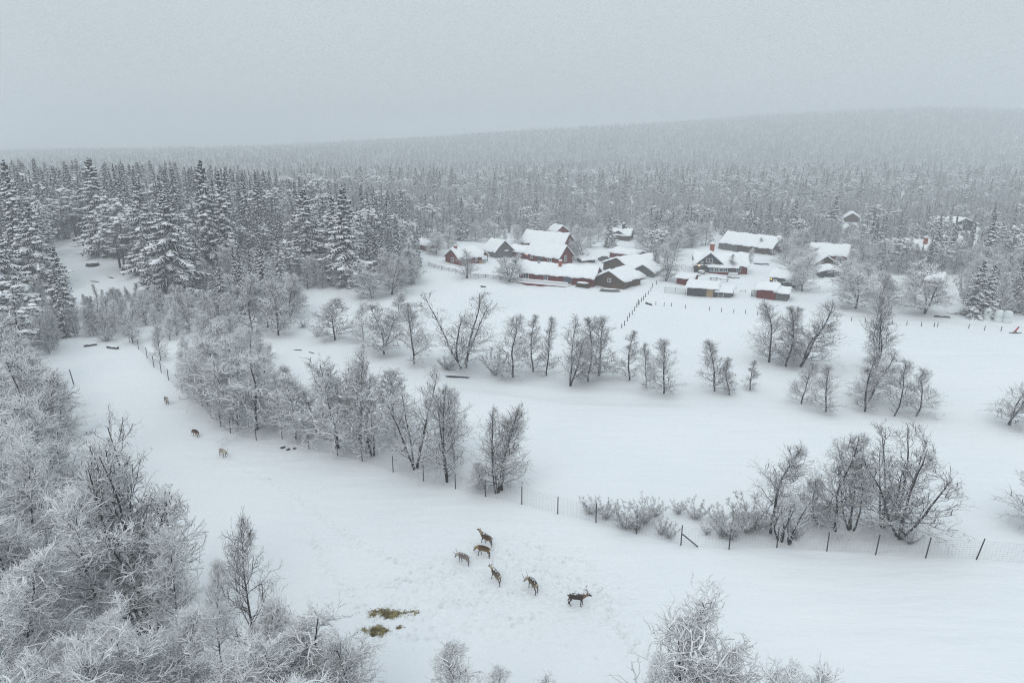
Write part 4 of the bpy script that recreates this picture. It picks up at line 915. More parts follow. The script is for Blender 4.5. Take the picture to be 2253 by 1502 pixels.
block(fr, 9, L, 3.6, 2.0, 'darkwood', .7); window(fr, 'l', L * .4, 3.3, 2.0, 1.2, 9, L); window(fr, 'l', L * .25, .8, 1.5, 1.4, 9, L, 'pale'); window(fr, 'l', L * .6, .8, 1.5, 1.4, 9, L)
fw = Frame(fr.root, Vector(fr.T([(3, L + .2, 0)])[0]), fr.a); block(fw, 5, 4.5, 2.6, .6, 'darkwood', .7, wname='side_wing')
fw = Frame(fr.root, Vector(fr.T([(3, -4.7, 0)])[0]), fr.a); block(fw, 5, 4.5, 2.6, .6, 'darkwood', .7, wname='side_wing')
fr, L = house('distant_cabin', (1253, 421), (1271, 421), 'tiny pale cabin far off in the forest above the red cottage', 'cabin', 'front', short='tiny far cabin')
block(fr, 8, L, 2.6, 1.6, 'brown', .7)
fr, L = house('hidden_house', (1985, 562), (2035, 566), 'snow-roofed house with red chimney hidden behind birches', 'house', short='hidden house with the red chimney')
w, r, zf = block(fr, L, 9, 2.6, 2.8, 'red', .6); chimney(fr, L * .9, 2.5, 3.2, 6.6, 1.3, r)
fr, L = house('screened_red_cottage', (2022, 630), (2068, 634), 'red cottage glimpsed through the wide birch near the wrapped bales', 'cottage', short='red cottage behind the wide birch')
block(fr, L, 5, 2.3, 1.6, 'red', .55)
for hx in LMK: pass

# ------------------------------------------------------------------ parked car
p = P(1330, 573); c = empty('parked_car', p, R(14)); tag(c, 'dark parked car with snow on its bonnet and roof', 'car')
LMK.append(('parked dark car', 1330, 568))
bt = [(-2.1, .3), (-2.15, .75), (-1.9, .95), (-1.35, 1.0), (-.75, 1.45), (.75, 1.45), (1.2, 1.0), (1.95, .9), (2.15, .7), (2.1, .3)]
n = len(bt); V = [(x, y * (.82 if z > 1.1 else 1), z) for y in (-.85, .85) for x, z in bt]
ob('body', mesh('body', [(V, [(i, (i + 1) % n, (i + 1) % n + n, i + n) for i in range(n)], 0), (V, [tuple(range(n)), tuple(range(n, 2 * n))[::-1]], 0)], [M['metal']], False), c)
ob('windscreen', mesh('windscreen', [boxp(-.6, .7, -.735, -.715, 1.02, 1.36), boxp(-.6, .7, .715, .735, 1.02, 1.36)], [M['glass']], False), c)
for x in (-1.35, 1.35):
    for y in (-.8, .8):
        wl = ob('wheel', mesh('wheel', barp((x, y - .1, .32), (x, y + .1, .32), .32, 0, 14), [M['metal']]), c); ob('rim', mesh('rim', barp((x, y - .11, .32), (x, y + .11, .32), .17, 0, 10), [M['white']]), wl)
for y in (-.6, .6): ob('headlight', mesh('headlight', [boxp(-2.17, -2.12, y - .15, y + .15, .6, .75)], [M['white']], False), c)
V, F = ICO * np.array([.75, .6, .16]) + np.array([0, 0, 1.48]), ICF
ob('snow_cap', mesh('snow_cap', [(V, F, 0), (ICO * np.array([.6, .7, .12]) + np.array([1.6, 0, 1.0]), F, 0)], [M['rsnow']]), c)

# ------------------------------------------------------------------ things about the yards, under snow
def snow_mound(parent, sx, sy, sz, z, name='snow'):
    V = ICO * np.array([sx, sy, sz]) + np.array([0, 0, z]); me = mesh(name, [(V, ICF, 0)], [M['rsnow']]); o = ob(name, me, parent); md = o.modifiers.new('round', 'SUBSURF'); md.levels = md.render_levels = 2; return o
p = P(1342, 641); q = empty('upturned_boat', p, R(-14)); tag(q, 'upturned grey-green boat under snow in front of the log cabin', 'boat')
n = 13; a_ = np.linspace(-1, 1, n); hull = []
for k, u in enumerate(a_):
    w_ = .85 * math.sqrt(max(1 - abs(u) ** 2.6, .004)); hh_ = .62 * math.sqrt(max(1 - abs(u) ** 3, .01))
    hull.append([(u * 2.9, w_ * math.cos(t_), .02 + hh_ * math.sin(t_)) for t_ in np.linspace(0, PI, 9)])
V = np.array(hull).reshape(-1, 3); id_ = np.arange(n * 9).reshape(n, 9); F = np.stack([id_[:-1, :-1], id_[1:, :-1], id_[1:, 1:], id_[:-1, 1:]], -1).reshape(-1, 4)
ob('hull', mesh('hull', [(V, F, 0)], [M['greywood']]), q); ob('keel', mesh('keel', [boxp(-2.7, 2.7, -.05, .05, .6, .7)], [M['darkwood']], False), q); snow_mound(q, 2.5, .6, .22, .68)
LMK.append(('upturned boat', 1342, 639))
p = P(1282, 632); q = empty('woodpile', p, R(-28)); tag(q, 'snow-covered woodpile between the railed deck and the log cabin', 'woodpile')
ps_ = []
for r_i in range(4):
    for c_i in range(9): ps_ += barp((-1.9 + c_i * .46 + (r_i % 2) * .2, -.5, .15 + r_i * .27), (-1.9 + c_i * .46 + (r_i % 2) * .2, .5, .15 + r_i * .27), .13, 0, 7)
ob('logs', mesh('logs', ps_, [M['log']]), q); snow_mound(q, 2.4, .85, .35, 1.3)
def yard_table(px, py, rz, label, r=1.0, round_=False):
    q = empty('garden_table', P(px, py), R(rz)); tag(q, label, 'table')
    if round_: top = barp((0, 0, .68), (0, 0, .76), r, 0, 16)
    else: top = [boxp(-r, r, -.4, .4, .7, .76)]
    ob('table_top', mesh('table_top', top, [M['greywood']], False), q)
    for x in (-.7 * r, .7 * r):
        for y in (-.3, .3): ob('leg', mesh('leg', [boxp(x - .05, x + .05, y - .05, y + .05, 0, .7)], [M['greywood']], False), q)
    snow_mound(q, r * 1.08, r * 1.02 if round_ else .55, .42 if round_ else .28, .92)
yard_table(1543, 603, 0, 'round table under a snow dome left of the farmhouse veranda', 1.2, True)
yard_table(1592, 620, -10, 'long snowy garden table right below the farmhouse veranda', 1.4); yard_table(1570, 617, 8, 'long snowy garden table left below the farmhouse veranda', 1.3)
def bar_frame(px, py, rz, label, w=1.4, h=.9):
    q = empty('wooden_rack', P(px, py), R(rz)); tag(q, label, 'rack')
    ob('crossbar', mesh('crossbar', barp((-w / 2, 0, h), (w / 2, 0, h), .06, 0, 6), [M['darkwood']]), q)
    for x in (-w / 2, w / 2): ob('leg', mesh('leg', barp((x, 0, -.1), (x, 0, h), .05, 0, 6), [M['darkwood']]), q)
    ob('snow', mesh('snow', barp((-w / 2, 0, h + .1), (w / 2, 0, h + .1), .09, 0, 7), [M['rsnow']]), q)
bar_frame(1581, 628, -8, 'dark snow-topped bar rack between the garden tables and the coop'); bar_frame(1504, 590, -5, 'dark snow-topped bar rack left of the farmhouse'); bar_frame(1634, 643, 12, 'low dark rack in the yard right of the coop post', 1.6, .5)
rt_, ps_l = None, None
# ------------------------------------------------------------------ fences
def post_line(name, pts, hgt, label, cat, rad=.07, wires=None, mat_='greywood', leans=None, lm=None, sub=None):
    root = empty(name, P(*pts[0])); tag(root, label, cat); o = Vector(root.location)
    ps = [P(*q) - o for q in pts]
    for i, q in enumerate(ps):
        ln = leans[i] if leans else (rnd.uniform(-.05, .05), rnd.uniform(-.05, .05))
        h_ = hgt * rnd.uniform(.92, 1.08)
        top = (q.x + ln[0] * h_, q.y + ln[1] * h_, q.z + h_)
        ob('post', mesh('post', barp((q.x, q.y, q.z - .3), top, rad, 0, 7, rad * .9), [M[mat_]]), root)
    if lm: LMK.append((lm, sum(q[0] for q in pts) / len(pts), sum(q[1] for q in pts) / len(pts)))
    return root, ps
FENCE = [(285, 752), (305, 768), (324, 788), (339, 808), (355, 820), (371, 836), (402, 865), (445, 893), (465, 920), (486, 938), (508, 954), (564, 968), (621, 966), (680, 988), (743, 1002), (797, 1015), (865, 1038), (932, 1058), (1002, 1075), (1068, 1092),
         (1148, 1109), (1227, 1130), (1311, 1149), (1400, 1174), (1498, 1199), (1604, 1208), (1709, 1204), (1819, 1212), (1926, 1220), (2036, 1227), (2147, 1230), (2262, 1240), (2380, 1250)]
root, ps = post_line('wire_fence', FENCE, 2.1, 'tall wire mesh fence on wooden posts along the reindeer enclosure', 'fence', .062, mat_='darkwood', leans=[(0, 0)] * 28 + [(.06, 0), (.08, 0), (.2, 0), (.1, 0), (.1, 0)])
wires = []
for a, b_ in zip(ps[:-1], ps[1:]):
    L_ = (b_ - a).length; n = max(2, int(L_ / .32)); sag = .0
    for k in range(9):
        z = .12 + k * .235; wires += barp((a.x, a.y, a.z + z), (b_.x, b_.y, b_.z + z), .0045, 0, 3)[:1]
    for k in range(n):
        q = a.lerp(b_, k / n); wires += barp((q.x, q.y, q.z + .1), (q.x, q.y, q.z + 2.0), .0035, 0, 3)[:1]
ob('wire_mesh', mesh('wire_mesh', wires, [M['metal']]), root)
br = P(1535, 1204) - Vector(root.location); q = ps[24]
ob('brace', mesh('brace', barp((q.x, q.y, q.z + 1.3), (br.x, br.y, br.z + .1), .07), [M['darkwood']]), root)
br = P(703, 996) - Vector(root.location); q = ps[13]
ob('brace', mesh('brace', barp((q.x, q.y, q.z + 1.4), (br.x, br.y, br.z + .05), .08), [M['white']]), root)
post_line('field_fence', [(1368, 722), (1374, 716), (1380, 706), (1385, 698), (1391, 692), (1396, 684), (1401, 685-9), (1406, 679-9), (1411, 668-4), (1416, 660), (1420, 660-6), (1426, 648), (1432, 640), (1436, 632), (1444, 626)], 1.1, 'slanting line of short dark posts climbing to the log cabin', 'fence', .1, mat_='darkwood')
post_line('post_row', [(1443, 671), (1461, 673), (1477, 674), (1508, 678), (1561, 683), (1587, 686), (1614, 688), (1640, 690), (1666, 693)], .95, 'short post row across the field below the brown coop', 'fence', .08, mat_='darkwood')
post_line('post_row', [(1841, 703), (1873, 706), (1903, 709), (1963, 713), (1995, 715), (2027, 718), (2055, 719), (2063, 719), (2131, 722), (2166, 727), (2202, 728)], .95, 'short post row beside the snow road on the right', 'fence', .08, mat_='darkwood')
rt, ps = post_line('pole_fence', [(942, 584), (957, 590), (972, 594), (988, 597), (1003, 600), (1020, 605), (1035, 608), (1052, 611), (1068, 612), (1085, 613), (1100, 616), (1120, 619), (1138, 622)], 1.3, 'old wooden pole fence running from the left woods to the deck', 'fence', .06, mat_='brown', lm='old pole fence')
rails = []
for a, b_ in zip(ps[:-1], ps[1:]):
    for z in (.35, .7, 1.0): rails += barp((a.x, a.y, a.z + z), (b_.x, b_.y, b_.z + z + rnd.uniform(-.15, .15)), .06, 0, 5)
ob('rail', mesh('rail', rails, [M['brown']]), rt)
rt, ps = post_line('log_rail_fence', [(328, 664), (350, 660), (375, 658), (402, 656), (432, 652)], 1.1, 'snowy wooden rail fence below the huge spruce', 'fence', .09, mat_='brown', lm='rail fence under the huge spruce')
rails = []
for a, b_ in zip(ps[:-1], ps[1:]):
    for z in (.2, .5, .8, 1.05): rails += barp((a.x, a.y, a.z + z), (b_.x, b_.y, b_.z + z), .08, 0, 5)
ob('rail', mesh('rail', rails, [M['brown']]), rt)
def single_post(px, py, h, label, r=.1, ln=(0, 0)):
    p = P(px, py); o = ob('wooden_post', mesh('wooden_post', barp((0, 0, -.3), (ln[0] * h, ln[1] * h, h), r, 0, 8, r * .85), [M['greywood']]), loc=p); tag(o, label, 'post'); return o
single_post(163, 846, 2.6, 'lone leaning grey post standing in the reindeer enclosure', .09, (-.12, 0)); LMK.append(('lone post in the enclosure', 163, 840))
single_post(386, 662, 3.2, 'left of two dark poles below the huge spruce'); single_post(397, 664, 3.6, 'right of two dark poles below the huge spruce')
single_post(1612, 652, 2.0, 'single dark post between the brown coop and the red and grey shed'); single_post(1404, 671, 1.4, 'single post left of the slanting post line')
# wire pen by the coop
rt, ps = post_line('chicken_pen', [(1462, 644), (1485, 646), (1508, 648)], 1.7, 'pale netted pen fence left of the brown coop', 'fence', .06, mat_='greywood')
wires = []
for a, b_ in zip(ps[:-1], ps[1:]):
    for k in range(9): wires += barp((a.x, a.y, a.z + .1 + k * .19), (b_.x, b_.y, b_.z + .1 + k * .19), .012, 0, 3)[:1]
    for k in range(16): q = a.lerp(b_, k / 16); wires += barp((q.x, q.y, q.z), (q.x, q.y, q.z + 1.65), .012, 0, 3)[:1]
ob('netting', mesh('netting', wires, [M['greywood']]), rt)

# ------------------------------------------------------------------ logs, rocks, water, bales, hay, sled
def log(px0, py0, px1, py1, r, label, snow=True):
    a, b_ = P(px0, py0), P(px1, py1); root = empty('fallen_log', a); tag(root, label, 'log'); d = b_ - a
    n = 9; pts = np.array([[(d.x * k / (n - 1), d.y * k / (n - 1), d.z * k / (n - 1) + r * .7 + .06 * math.sin(k * 1.3)) for k in range(n)]])
    V, F = tubes(pts, np.array([[r * (1 - .25 * k / n) for k in range(n)]]), 8); ob('trunk', mesh('trunk', [(V, F, 0), (V, [tuple(range(8))[::-1], tuple(range(8 * n - 8, 8 * n))], 0)], [M['darkwood']]), root)
    if snow:
        V, F = tubes(pts + np.array([0, 0, r * .75]), np.full((1, n), r * .75), 8); ob('snow', mesh('snow', [(V, F, 0)], [M['rsnow']]), root)
log(185, 763, 213, 759, .28, 'left of two snow-topped logs at the top of the enclosure'); log(237, 765, 260, 768, .3, 'right of two snow-topped logs at the top of the enclosure')
log(1421, 668, 1434, 672, .25, 'dark log lying where the two post lines meet', False); log(2055, 697, 2090, 699, .2, 'dark log lying by the snow road near the bales', False)
log(1600, 610, 1627, 612, .2, 'snow-edged log in the farmyard below the farmhouse'); log(1660, 581, 1692, 582, .25, 'dark beam in the snow right of the farmhouse')
LMK += [('two logs in the enclosure', 225, 764), ('log where the post lines meet', 1428, 670), ('log by the snow road', 2072, 698)]
def rock(px, py, sx, sy, sz, label, seed=0, n=1):
    rg = np.random.default_rng(seed); root = empty('boulder', P(px, py)); tag(root, label, 'rock')
    def blob(s, c, k, jit):
        import bmesh
        bm = bmesh.new(); bmesh.ops.create_icosphere(bm, subdivisions=3, radius=1); V = np.array([v.co[:] for v in bm.verts]); F = np.array([[v.index for v in f.verts] for f in bm.faces]); bm.free()
        d = 1 + jit * (np.sin(V[:, 0] * 3.1 + k) * np.cos(V[:, 1] * 2.7 + k) + .6 * np.sin(V[:, 2] * 5 + V[:, 0] * 4 + k)); return V * d[:, None] * np.array(s) + np.array(c), F
    ps1 = []; ps2 = []
    for i in range(n):
        ox = (i - (n - 1) / 2) * sx * 1.5; V, F = blob((sx, sy, sz), (ox, rg.normal(0, .2) * (n > 1), sz * .3), seed + i, .16); ps1.append((V, F, 0))
        V, F = blob((sx * .95, sy * .95, sz * .5), (ox, .1, sz * .95), seed + i + 9, .08); ps2.append((V, F, 0))
    ob('stone', mesh('stone', ps1, [M['metal']]), root); ob('snow', mesh('snow', ps2, [M['rsnow']]), root)
rock(203, 585, 2.1, 1.3, 1.0, 'dark boulder with snow cap on the left hillside clearing', 1); LMK.append(('boulder in the hillside clearing', 203, 580))
rock(622, 985, .3, .28, .2, 'left of three small dark stones by the wire fence', 2); rock(634, 989, .26, .22, .17, 'middle of three small dark stones by the wire fence', 3); rock(648, 987, .22, .2, .18, 'right of three small dark stones by the wire fence', 4)
rock(1062, 631, .8, .5, .3, 'flat dark stone in the snow below the pole fence', 5); LMK.append(('flat stone below the pole fence', 1062, 631))
m, t, b = mat('dark_open_water'); b.inputs['Base Color'].default_value = (.012, .018, .022, 1); b.inputs['Roughness'].default_value = .08; b.inputs['Specular IOR Level'].default_value = .5; M['water'] = m
def water(poly, nm='stream_opening'):
    ps_ = [P(*q) for q in poly]; c = sum(ps_, Vector()) / len(ps_); n = len(ps_)
    zz = c.z + .05
    V = [(q.x, q.y, float(H(q.x, q.y)) + .02) for q in ps_]
    o = ob(nm, mesh(nm, [(V, [tuple(range(n))], 0)], [M['water']], False)); tag(o, 'dark open water showing through the snow', kind='structure')
    # snow lip overhanging the far edge
water([(978, 827), (990, 826), (1004, 827), (1020, 828), (1036, 830), (1030, 832), (1012, 831), (996, 831), (984, 830)])
water([(643, 769), (654, 769), (664, 769), (663, 771), (653, 771)]); water([(678, 773), (686, 775), (694, 778), (690, 778), (682, 776)])
water([(196, 618), (208, 618), (220, 620), (214, 621), (202, 620)], 'brook_opening'); water([(236, 609), (247, 610), (252, 612), (242, 612)], 'brook_opening')
LMK.append(('open water slit', 1007, 829))
# wrapped bales: two rows of stacked pairs
m, t, b = mat('white_bale_wrap'); b.inputs['Base Color'].default_value = (.66, .70, .70, 1); b.inputs['Roughness'].default_value = .35; M['wrap'] = m
for i, (px, py) in enumerate([(2172, 702), (2196, 707), (2215, 709)]):
    p = P(px, py)
    for lv in range(2):
        q = empty('hay_bale', (p.x, p.y, p.z - .25 + lv * 1.32)); r_ = .85
        tag(q, ['left', 'middle', 'right'][i] + [' lower white-wrapped bale beside the snowy spruce', ' upper snow-capped white bale beside the snowy spruce'][lv], 'hay bale', 'white-wrapped bales stacked by the spruce')
        prof = [(.75, 0), (.85, .08), (.88, .6), (.85, 1.2), (.76, 1.3)]
        a_ = np.arange(20) * 2 * PI / 20; V = np.array([(r * math.cos(x), r * math.sin(x), z) for r, z in prof for x in a_]); id_ = np.arange(100).reshape(5, 20); nx_ = np.roll(id_, -1, 1)
        F = np.stack([id_[:-1], nx_[:-1], nx_[1:], id_[1:]], -1).reshape(-1, 4)
        ob('wrapping', mesh('wrapping', [(V, F, 0), (V, [tuple(range(20))[::-1], tuple(range(80, 100))], 0)], [M['wrap']]), q)
        if lv: ob('snow', mesh('snow', [(ICO * np.array([.84, .84, .22]) + np.array([0, 0, 1.36]), ICF, 0)], [M['rsnow']]), q)
LMK.append(('wrapped bales', 2195, 690))
# red-backed sled
p = P(2232, 733); q = empty('kick_sled', p, R(-12)); tag(q, 'small sled with upright red back and dark runners on the snow', 'sled')
m, t, b = mat('red_cloth'); b.inputs['Base Color'].default_value = (.42, .02, .035, 1); M['cloth'] = m
ob('runner', mesh('runner', barp((-1.0, -.2, .08), (1.0, -.2, .08), .05) + barp((1.0, -.2, .08), (1.25, -.2, .25), .05), [M['metal']]), q)
ob('runner', mesh('runner', barp((-1.0, .2, .08), (1.0, .2, .08), .05) + barp((1.0, .2, .08), (1.25, .2, .25), .05), [M['metal']]), q)
ob('seat', mesh('seat', [boxp(-.35, .35, -.22, .22, .3, .38)], [M['darkwood']], False), q)
V = [(x + dx, y, z) for dx in (0, .12) for x, y, z in ((-.05, -.25, .38), (-.05, .25, .38), (.45, .2, 1.25), (.45, -.2, 1.25))]
ob('backrest', mesh('backrest', [(V, [(0, 1, 2, 3), (7, 6, 5, 4), (0, 4, 5, 1), (1, 5, 6, 2), (2, 6, 7, 3), (3, 7, 4, 0)], 0)], [M['cloth']], False), q)
ob('headrest', mesh('headrest', [(ICO * np.array([.16, .2, .16]) + np.array([.56, 0, 1.32]), ICF, 0)], [M['metal']]), q); LMK.append(('red-backed sled', 2237, 725))
# hay on the snow
m, t, b = mat('scattered_hay'); tcn = nd(t, 'ShaderNodeTexCoord'); n_ = nd(t, 'ShaderNodeTexNoise', {'Vector': tcn.outputs['Object'], 'Scale': 3.0, 'Detail': 3.0})
r_ = nd(t, 'ShaderNodeMapRange', {'Value': n_.outputs['Fac'], 'From Min': .38, 'From Max': .66}); t.links.new(mixc(t, r_.outputs[0], (.15, .11, .04), (.52, .44, .21)), b.inputs['Base Color']); M['hay'] = m
def hay(px, py, w, d, n, label, seed, hh=.14, nm='hay_pile'):
    rg = np.random.default_rng(seed); p = P(px, py)
    nc = max(3, n // 85); cl = np.stack([rg.normal(0, w * .46, nc), rg.normal(0, d * .6, nc)], -1); ci = rg.integers(nc, size=n)
    x = cl[ci, 0] + rg.normal(0, .13, n) + rg.normal(0, w * .08, n) * (rg.random(n) < .6) + rg.normal(0, w * .5, n) * (rg.random(n) < .12); y = cl[ci, 1] + rg.normal(0, .10, n) + rg.normal(0, d * .8, n) * (rg.random(n) < .10)
    z = H(x + p.x, y + p.y) - p.z + rg.uniform(-.03, hh, n); a_ = rg.uniform(0, 2 * PI, n); e_ = rg.normal(0, .35, n); ln = rg.uniform(.07, .22, n)
    q0 = np.stack([x, y, z], -1); q1 = q0 + np.stack([np.cos(a_) * np.cos(e_), np.sin(a_) * np.cos(e_), np.sin(e_)], -1) * ln[:, None]
    V, F = tubes(np.stack([q0, q1], 1), np.full((n, 2), .014), 3); o = ob(nm, mesh(nm, [(V, F, 0)], [M['hay']]), loc=p); tag(o, label, 'hay pile', 'hay scattered on the trampled snow')
hay(857, 1351, 1.15, .36, 2300, 'longest patch of yellow-brown hay on the trampled snow', 1); hay(829, 1388, .85, .36, 1600, 'hay patch with dark tufts nearest the foreground birches', 2)
hay(904, 1345, .45, .28, 240, 'thin hay scatter right of the longest hay patch', 3, .05); hay(822, 1347, .4, .3, 260, 'thin dark hay tuft left of the longest hay patch', 4, .06); hay(881, 1380, .25, .14, 90, 'smallest hay tuft right of the near hay patch', 5, .06)
LMK += [('hay patches', 850, 1368)]
# ------------------------------------------------------------------ reindeer
def coat(name, back, side, pale, leg, snow):
    m, t, b = mat(name)
    tcn = nd(t, 'ShaderNodeTexCoord'); at = nd(t, 'ShaderNodeAttribute', attribute_name='zone'); sp = nd(t, 'ShaderNodeSeparateColor', {0: at.outputs['Color']})
    n = nd(t, 'ShaderNodeTexNoise', {'Vector': tcn.outputs['Object'], 'Scale': 7.0, 'Detail': 3.0}); n2 = nd(t, 'ShaderNodeTexNoise', {'Vector': tcn.outputs['Object'], 'Scale': 30.0, 'Detail': 2.0})
    c = mixc(t, sp.outputs[0], side, back); c = mixc(t, sp.outputs[1], c, pale); c = mixc(t, sp.outputs[2], c, leg)
    c = mixc(t, math_(t, 'MULTIPLY', n2.outputs['Fac'], .35), c, tuple(v * .6 for v in back))
    g = nd(t, 'ShaderNodeNewGeometry'); s = nd(t, 'ShaderNodeSeparateXYZ', {0: g.outputs['Normal']})
    f = math_(t, 'SUBTRACT', math_(t, 'ADD', math_(t, 'MULTIPLY', s.outputs['Z'], .55), n.outputs['Fac']), 1.18 - snow * .25)
    mk = math_(t, 'MULTIPLY', math_(t, 'MULTIPLY', f, 9, clamp=True), math_(t, 'SUBTRACT', 1, sp.outputs[2]))
    t.links.new(mixc(t, mk, c, (.8, .82, .84)), b.inputs['Base Color']); b.inputs['Roughness'].default_value = .95; return m
def limb_mesh(chains, name):
    """one continuous surface grown round a skeleton with the Skin modifier"""
    vs, es, rad, idx = [], [], [], {}
    for ch in chains:
        prev = None
        for key, co, r in ch:
            if key is None or key not in idx:
                idx[key if key else ('_', len(vs))] = len(vs); cur = len(vs); vs.append(co); rad.append(r)
            else: cur = idx[key]
            if prev is not None: es.append((prev, cur))
            prev = cur
    me = bpy.data.meshes.new(name); me.from_pydata(vs, es, []); o = bpy.data.objects.new(name, me); S.collection.objects.link(o)
    sk = o.modifiers.new('skin', 'SKIN'); sk.use_smooth_shade = True
    for i, r in enumerate(rad): me.skin_vertices[0].data[i].radius = (r, r) if not isinstance(r, tuple) else r
    me.skin_vertices[0].data[0].use_root = True
    o.modifiers.new('sub', 'SUBSURF').levels = 2
    dg = bpy.context.evaluated_depsgraph_get(); out_ = bpy.data.meshes.new_from_object(o.evaluated_get(dg))
    bpy.data.objects.remove(o); bpy.data.meshes.remove(me); out_.name = name; return out_
def reindeer(rear, front, label, cols, snow=.5, head='level', antler=.5, stride=.12, scale=1.0, turn=0.0):
    a, b_ = P(*rear), P(*front); d = b_ - a; ang = math.atan2(d.y, d.x)
    c = (a + b_) / 2; root = empty('reindeer', c, ang); root.scale = (scale * .89,) * 3; tag(root, label, 'reindeer', 'reindeer in the snowy enclosure')
    s = stride
    neck = {'level': [(.72, .0, 1.06), (.92, .0, 1.14), (1.08, .0, 1.18), (1.34, .0, 1.02)], 'up': [(.72, .0, 1.12), (.90, .0, 1.30), (1.02, .0, 1.42), (1.32, .0, 1.38)],
            'down': [(.74, .0, .92), (.94, .0, .72), (1.06, .0, .56), (1.20, .0, .30)], 'low': [(.74, .0, 1.0), (.96, .0, .92), (1.10, .0, .86), (1.28, .0, .62)]}[head]
    neck = [(x, turn * (x - .5) ** 1.3, z) for x, y, z in neck]
    ch = [[('pel', (-.5, 0, .96), (.25, .27)), ('mid', (-.12, 0, .90), (.28, .30)), ('rib', (.2, 0, .90), (.28, .31)), ('che', (.48, 0, .96), (.235, .28)), ('n1', neck[0], (.17, .20)), ('n2', neck[1], (.12, .14)), ('hd', neck[2], (.10, .11)), ('mz', tuple((np.array(neck[2]) + np.array(neck[3])) / 2), .07), ('ns', neck[3], .045)],
          [('pel', 0, 0), ('tl', (-.74, 0, 1.0), .05), (None, (-.80, 0, .90), .03)]]
    for sgn, o1, o2 in ((1, s, -s), (-1, -s, s)):
        ch.append([('che', 0, 0), (None, (.46, .13 * sgn, .76), .10), (None, (.44 + o1 * .3, .13 * sgn, .56), .062), (None, (.47 + o1 * .8, .12 * sgn, .34), .042), (None, (.45 + o1, .12 * sgn, .09), .030), (None, (.50 + o1, .12 * sgn, .0), .045)])
        ch.append([('pel', 0, 0), (None, (-.52, .14 * sgn, .80), .13), (None, (-.44 + o2 * .3, .15 * sgn, .60), .08), (None, (-.66 + o2 * .7, .14 * sgn, .42), .045), (None, (-.60 + o2, .14 * sgn, .09), .032), (None, (-.55 + o2, .14 * sgn, .0), .045)])
    hd = np.array(neck[2]); 
    for sgn in (1, -1): ch.append([('hd', 0, 0), (None, tuple(hd + np.array([-.06, .10 * sgn, .07])), .035), (None, tuple(hd + np.array([-.12, .19 * sgn, .09])), .018)])
    me = limb_mesh(ch, 'body'); n = len(me.vertices); co = np.empty(n * 3); me.vertices.foreach_get('co', co); co = co.reshape(-1, 3)
    x, y, z = co.T; back = ss(.88, 1.08, z) * ss(.62, .4, x); nk = ss(.5, .68, x) * ss(1.3, 1.05, x); hm = ss(neck[2][0] - .05, neck[2][0] + .05, x) if head != 'down' else ss(.62, .5, z) * ss(.9, 1.0, x)
    rump = ss(-.58, -.68, x) * ss(.55, .7, z); belly = ss(.72, .66, z) * ss(.58, .64, z) * 0
    leg = ss(.62, .48, z) * (x < .8); pale = np.clip(nk + rump, 0, 1) * (1 - hm); leg = np.clip(leg + hm * .75, 0, 1)
    at = me.color_attributes.new('zone', 'FLOAT_COLOR', 'POINT'); at.data.foreach_set('color', np.stack([back, pale, leg, np.ones(n)], -1).ravel().astype(np.float32))
    me.materials.clear(); me.materials.append(cols)
    ob('body', me, root)
    # hooves
    hv = []
    for sgn, o1, o2 in ((1, s, -s), (-1, -s, s)):
        for xx, yy in ((.51 + o1, .12 * sgn), (-.54 + o2, .14 * sgn)): hv.append((ICO * np.array([.075, .055, .05]) + np.array([xx, yy, .0]), ICF, 0))
    ob('hoof', mesh('hoof', hv, [M['metal']]), root)
    if antler > 0:
        for sgn in (1, -1):
            b0 = hd + np.array([-.03, .05 * sgn, .07]); k = antler; up = np.array([-.35, 0, 1.]) if head in ('level', 'up') else np.array([.35, 0, .95])
            u = up / np.linalg.norm(up); f_ = np.array([u[2], 0, -u[0]]); o_ = np.array([0, sgn, 0.])
            pl = [b0, b0 + u * .14 * k - f_ * .10 * k + o_ * .10 * k, b0 + u * .38 * k - f_ * .16 * k + o_ * .22 * k, b0 + u * .62 * k - f_ * .05 * k + o_ * .26 * k, b0 + u * .80 * k + f_ * .14 * k + o_ * .20 * k]
            V, F = tubes(np.array([pl]), np.array([[.024, .02, .018, .015, .008]]), 5); pp = [(V, F, 0)]
            for (i, dr, l_) in ((1, f_ * .9 + u * .4, .26), (2, -f_ + u * .5, .16), (3, f_ * .3 + u, .18), (3, -f_ * .6 + u * .8, .16), (1, f_ * .7 + u * .9, .2)):
                e = pl[i] + dr / np.linalg.norm(dr) * l_ * k; V, F = tubes(np.array([[pl[i], (pl[i] + e) / 2 + u * .02, e]]), np.array([[.015, .013, .007]]), 5); pp.append((V, F, 0))
            ob('antler', mesh('antler', pp, [M['antler']]), root)
    return root
M['antler'] = planks('antler_bone', (.10, .07, .05), (.2, .15, .11))
brown = coat('brown_coat', (.055, .034, .024), (.14, .085, .048), (.38, .31, .22), (.035, .025, .022), .5)
gold = coat('golden_coat', (.065, .035, .018), (.20, .12, .05), (.34, .25, .13), (.05, .03, .02), .2)
grey = coat('grey_coat', (.16, .13, .12), (.24, .2, .175), (.48, .43, .37), (.08, .06, .05), .7)
tan = coat('tan_coat', (.06, .038, .03), (.20, .15, .10), (.46, .39, .28), (.05, .035, .03), .7)
dark = coat('dark_coat', (.03, .022, .02), (.06, .035, .028), (.2, .13, .09), (.02, .014, .012), .85)
cream = coat('cream_coat', (.3, .26, .22), (.46, .41, .33), (.62, .57, .48), (.12, .09, .07), .5)
greyd = coat('charcoal_coat', (.05, .05, .052), (.07, .07, .07), (.12, .12, .12), (.03, .03, .03), .4)
reindeer((1081, 1202), (1062, 1193), 'brown reindeer with raised head and no antlers, farthest of the near herd', brown, .6, 'up', 0, .16, 1.05)
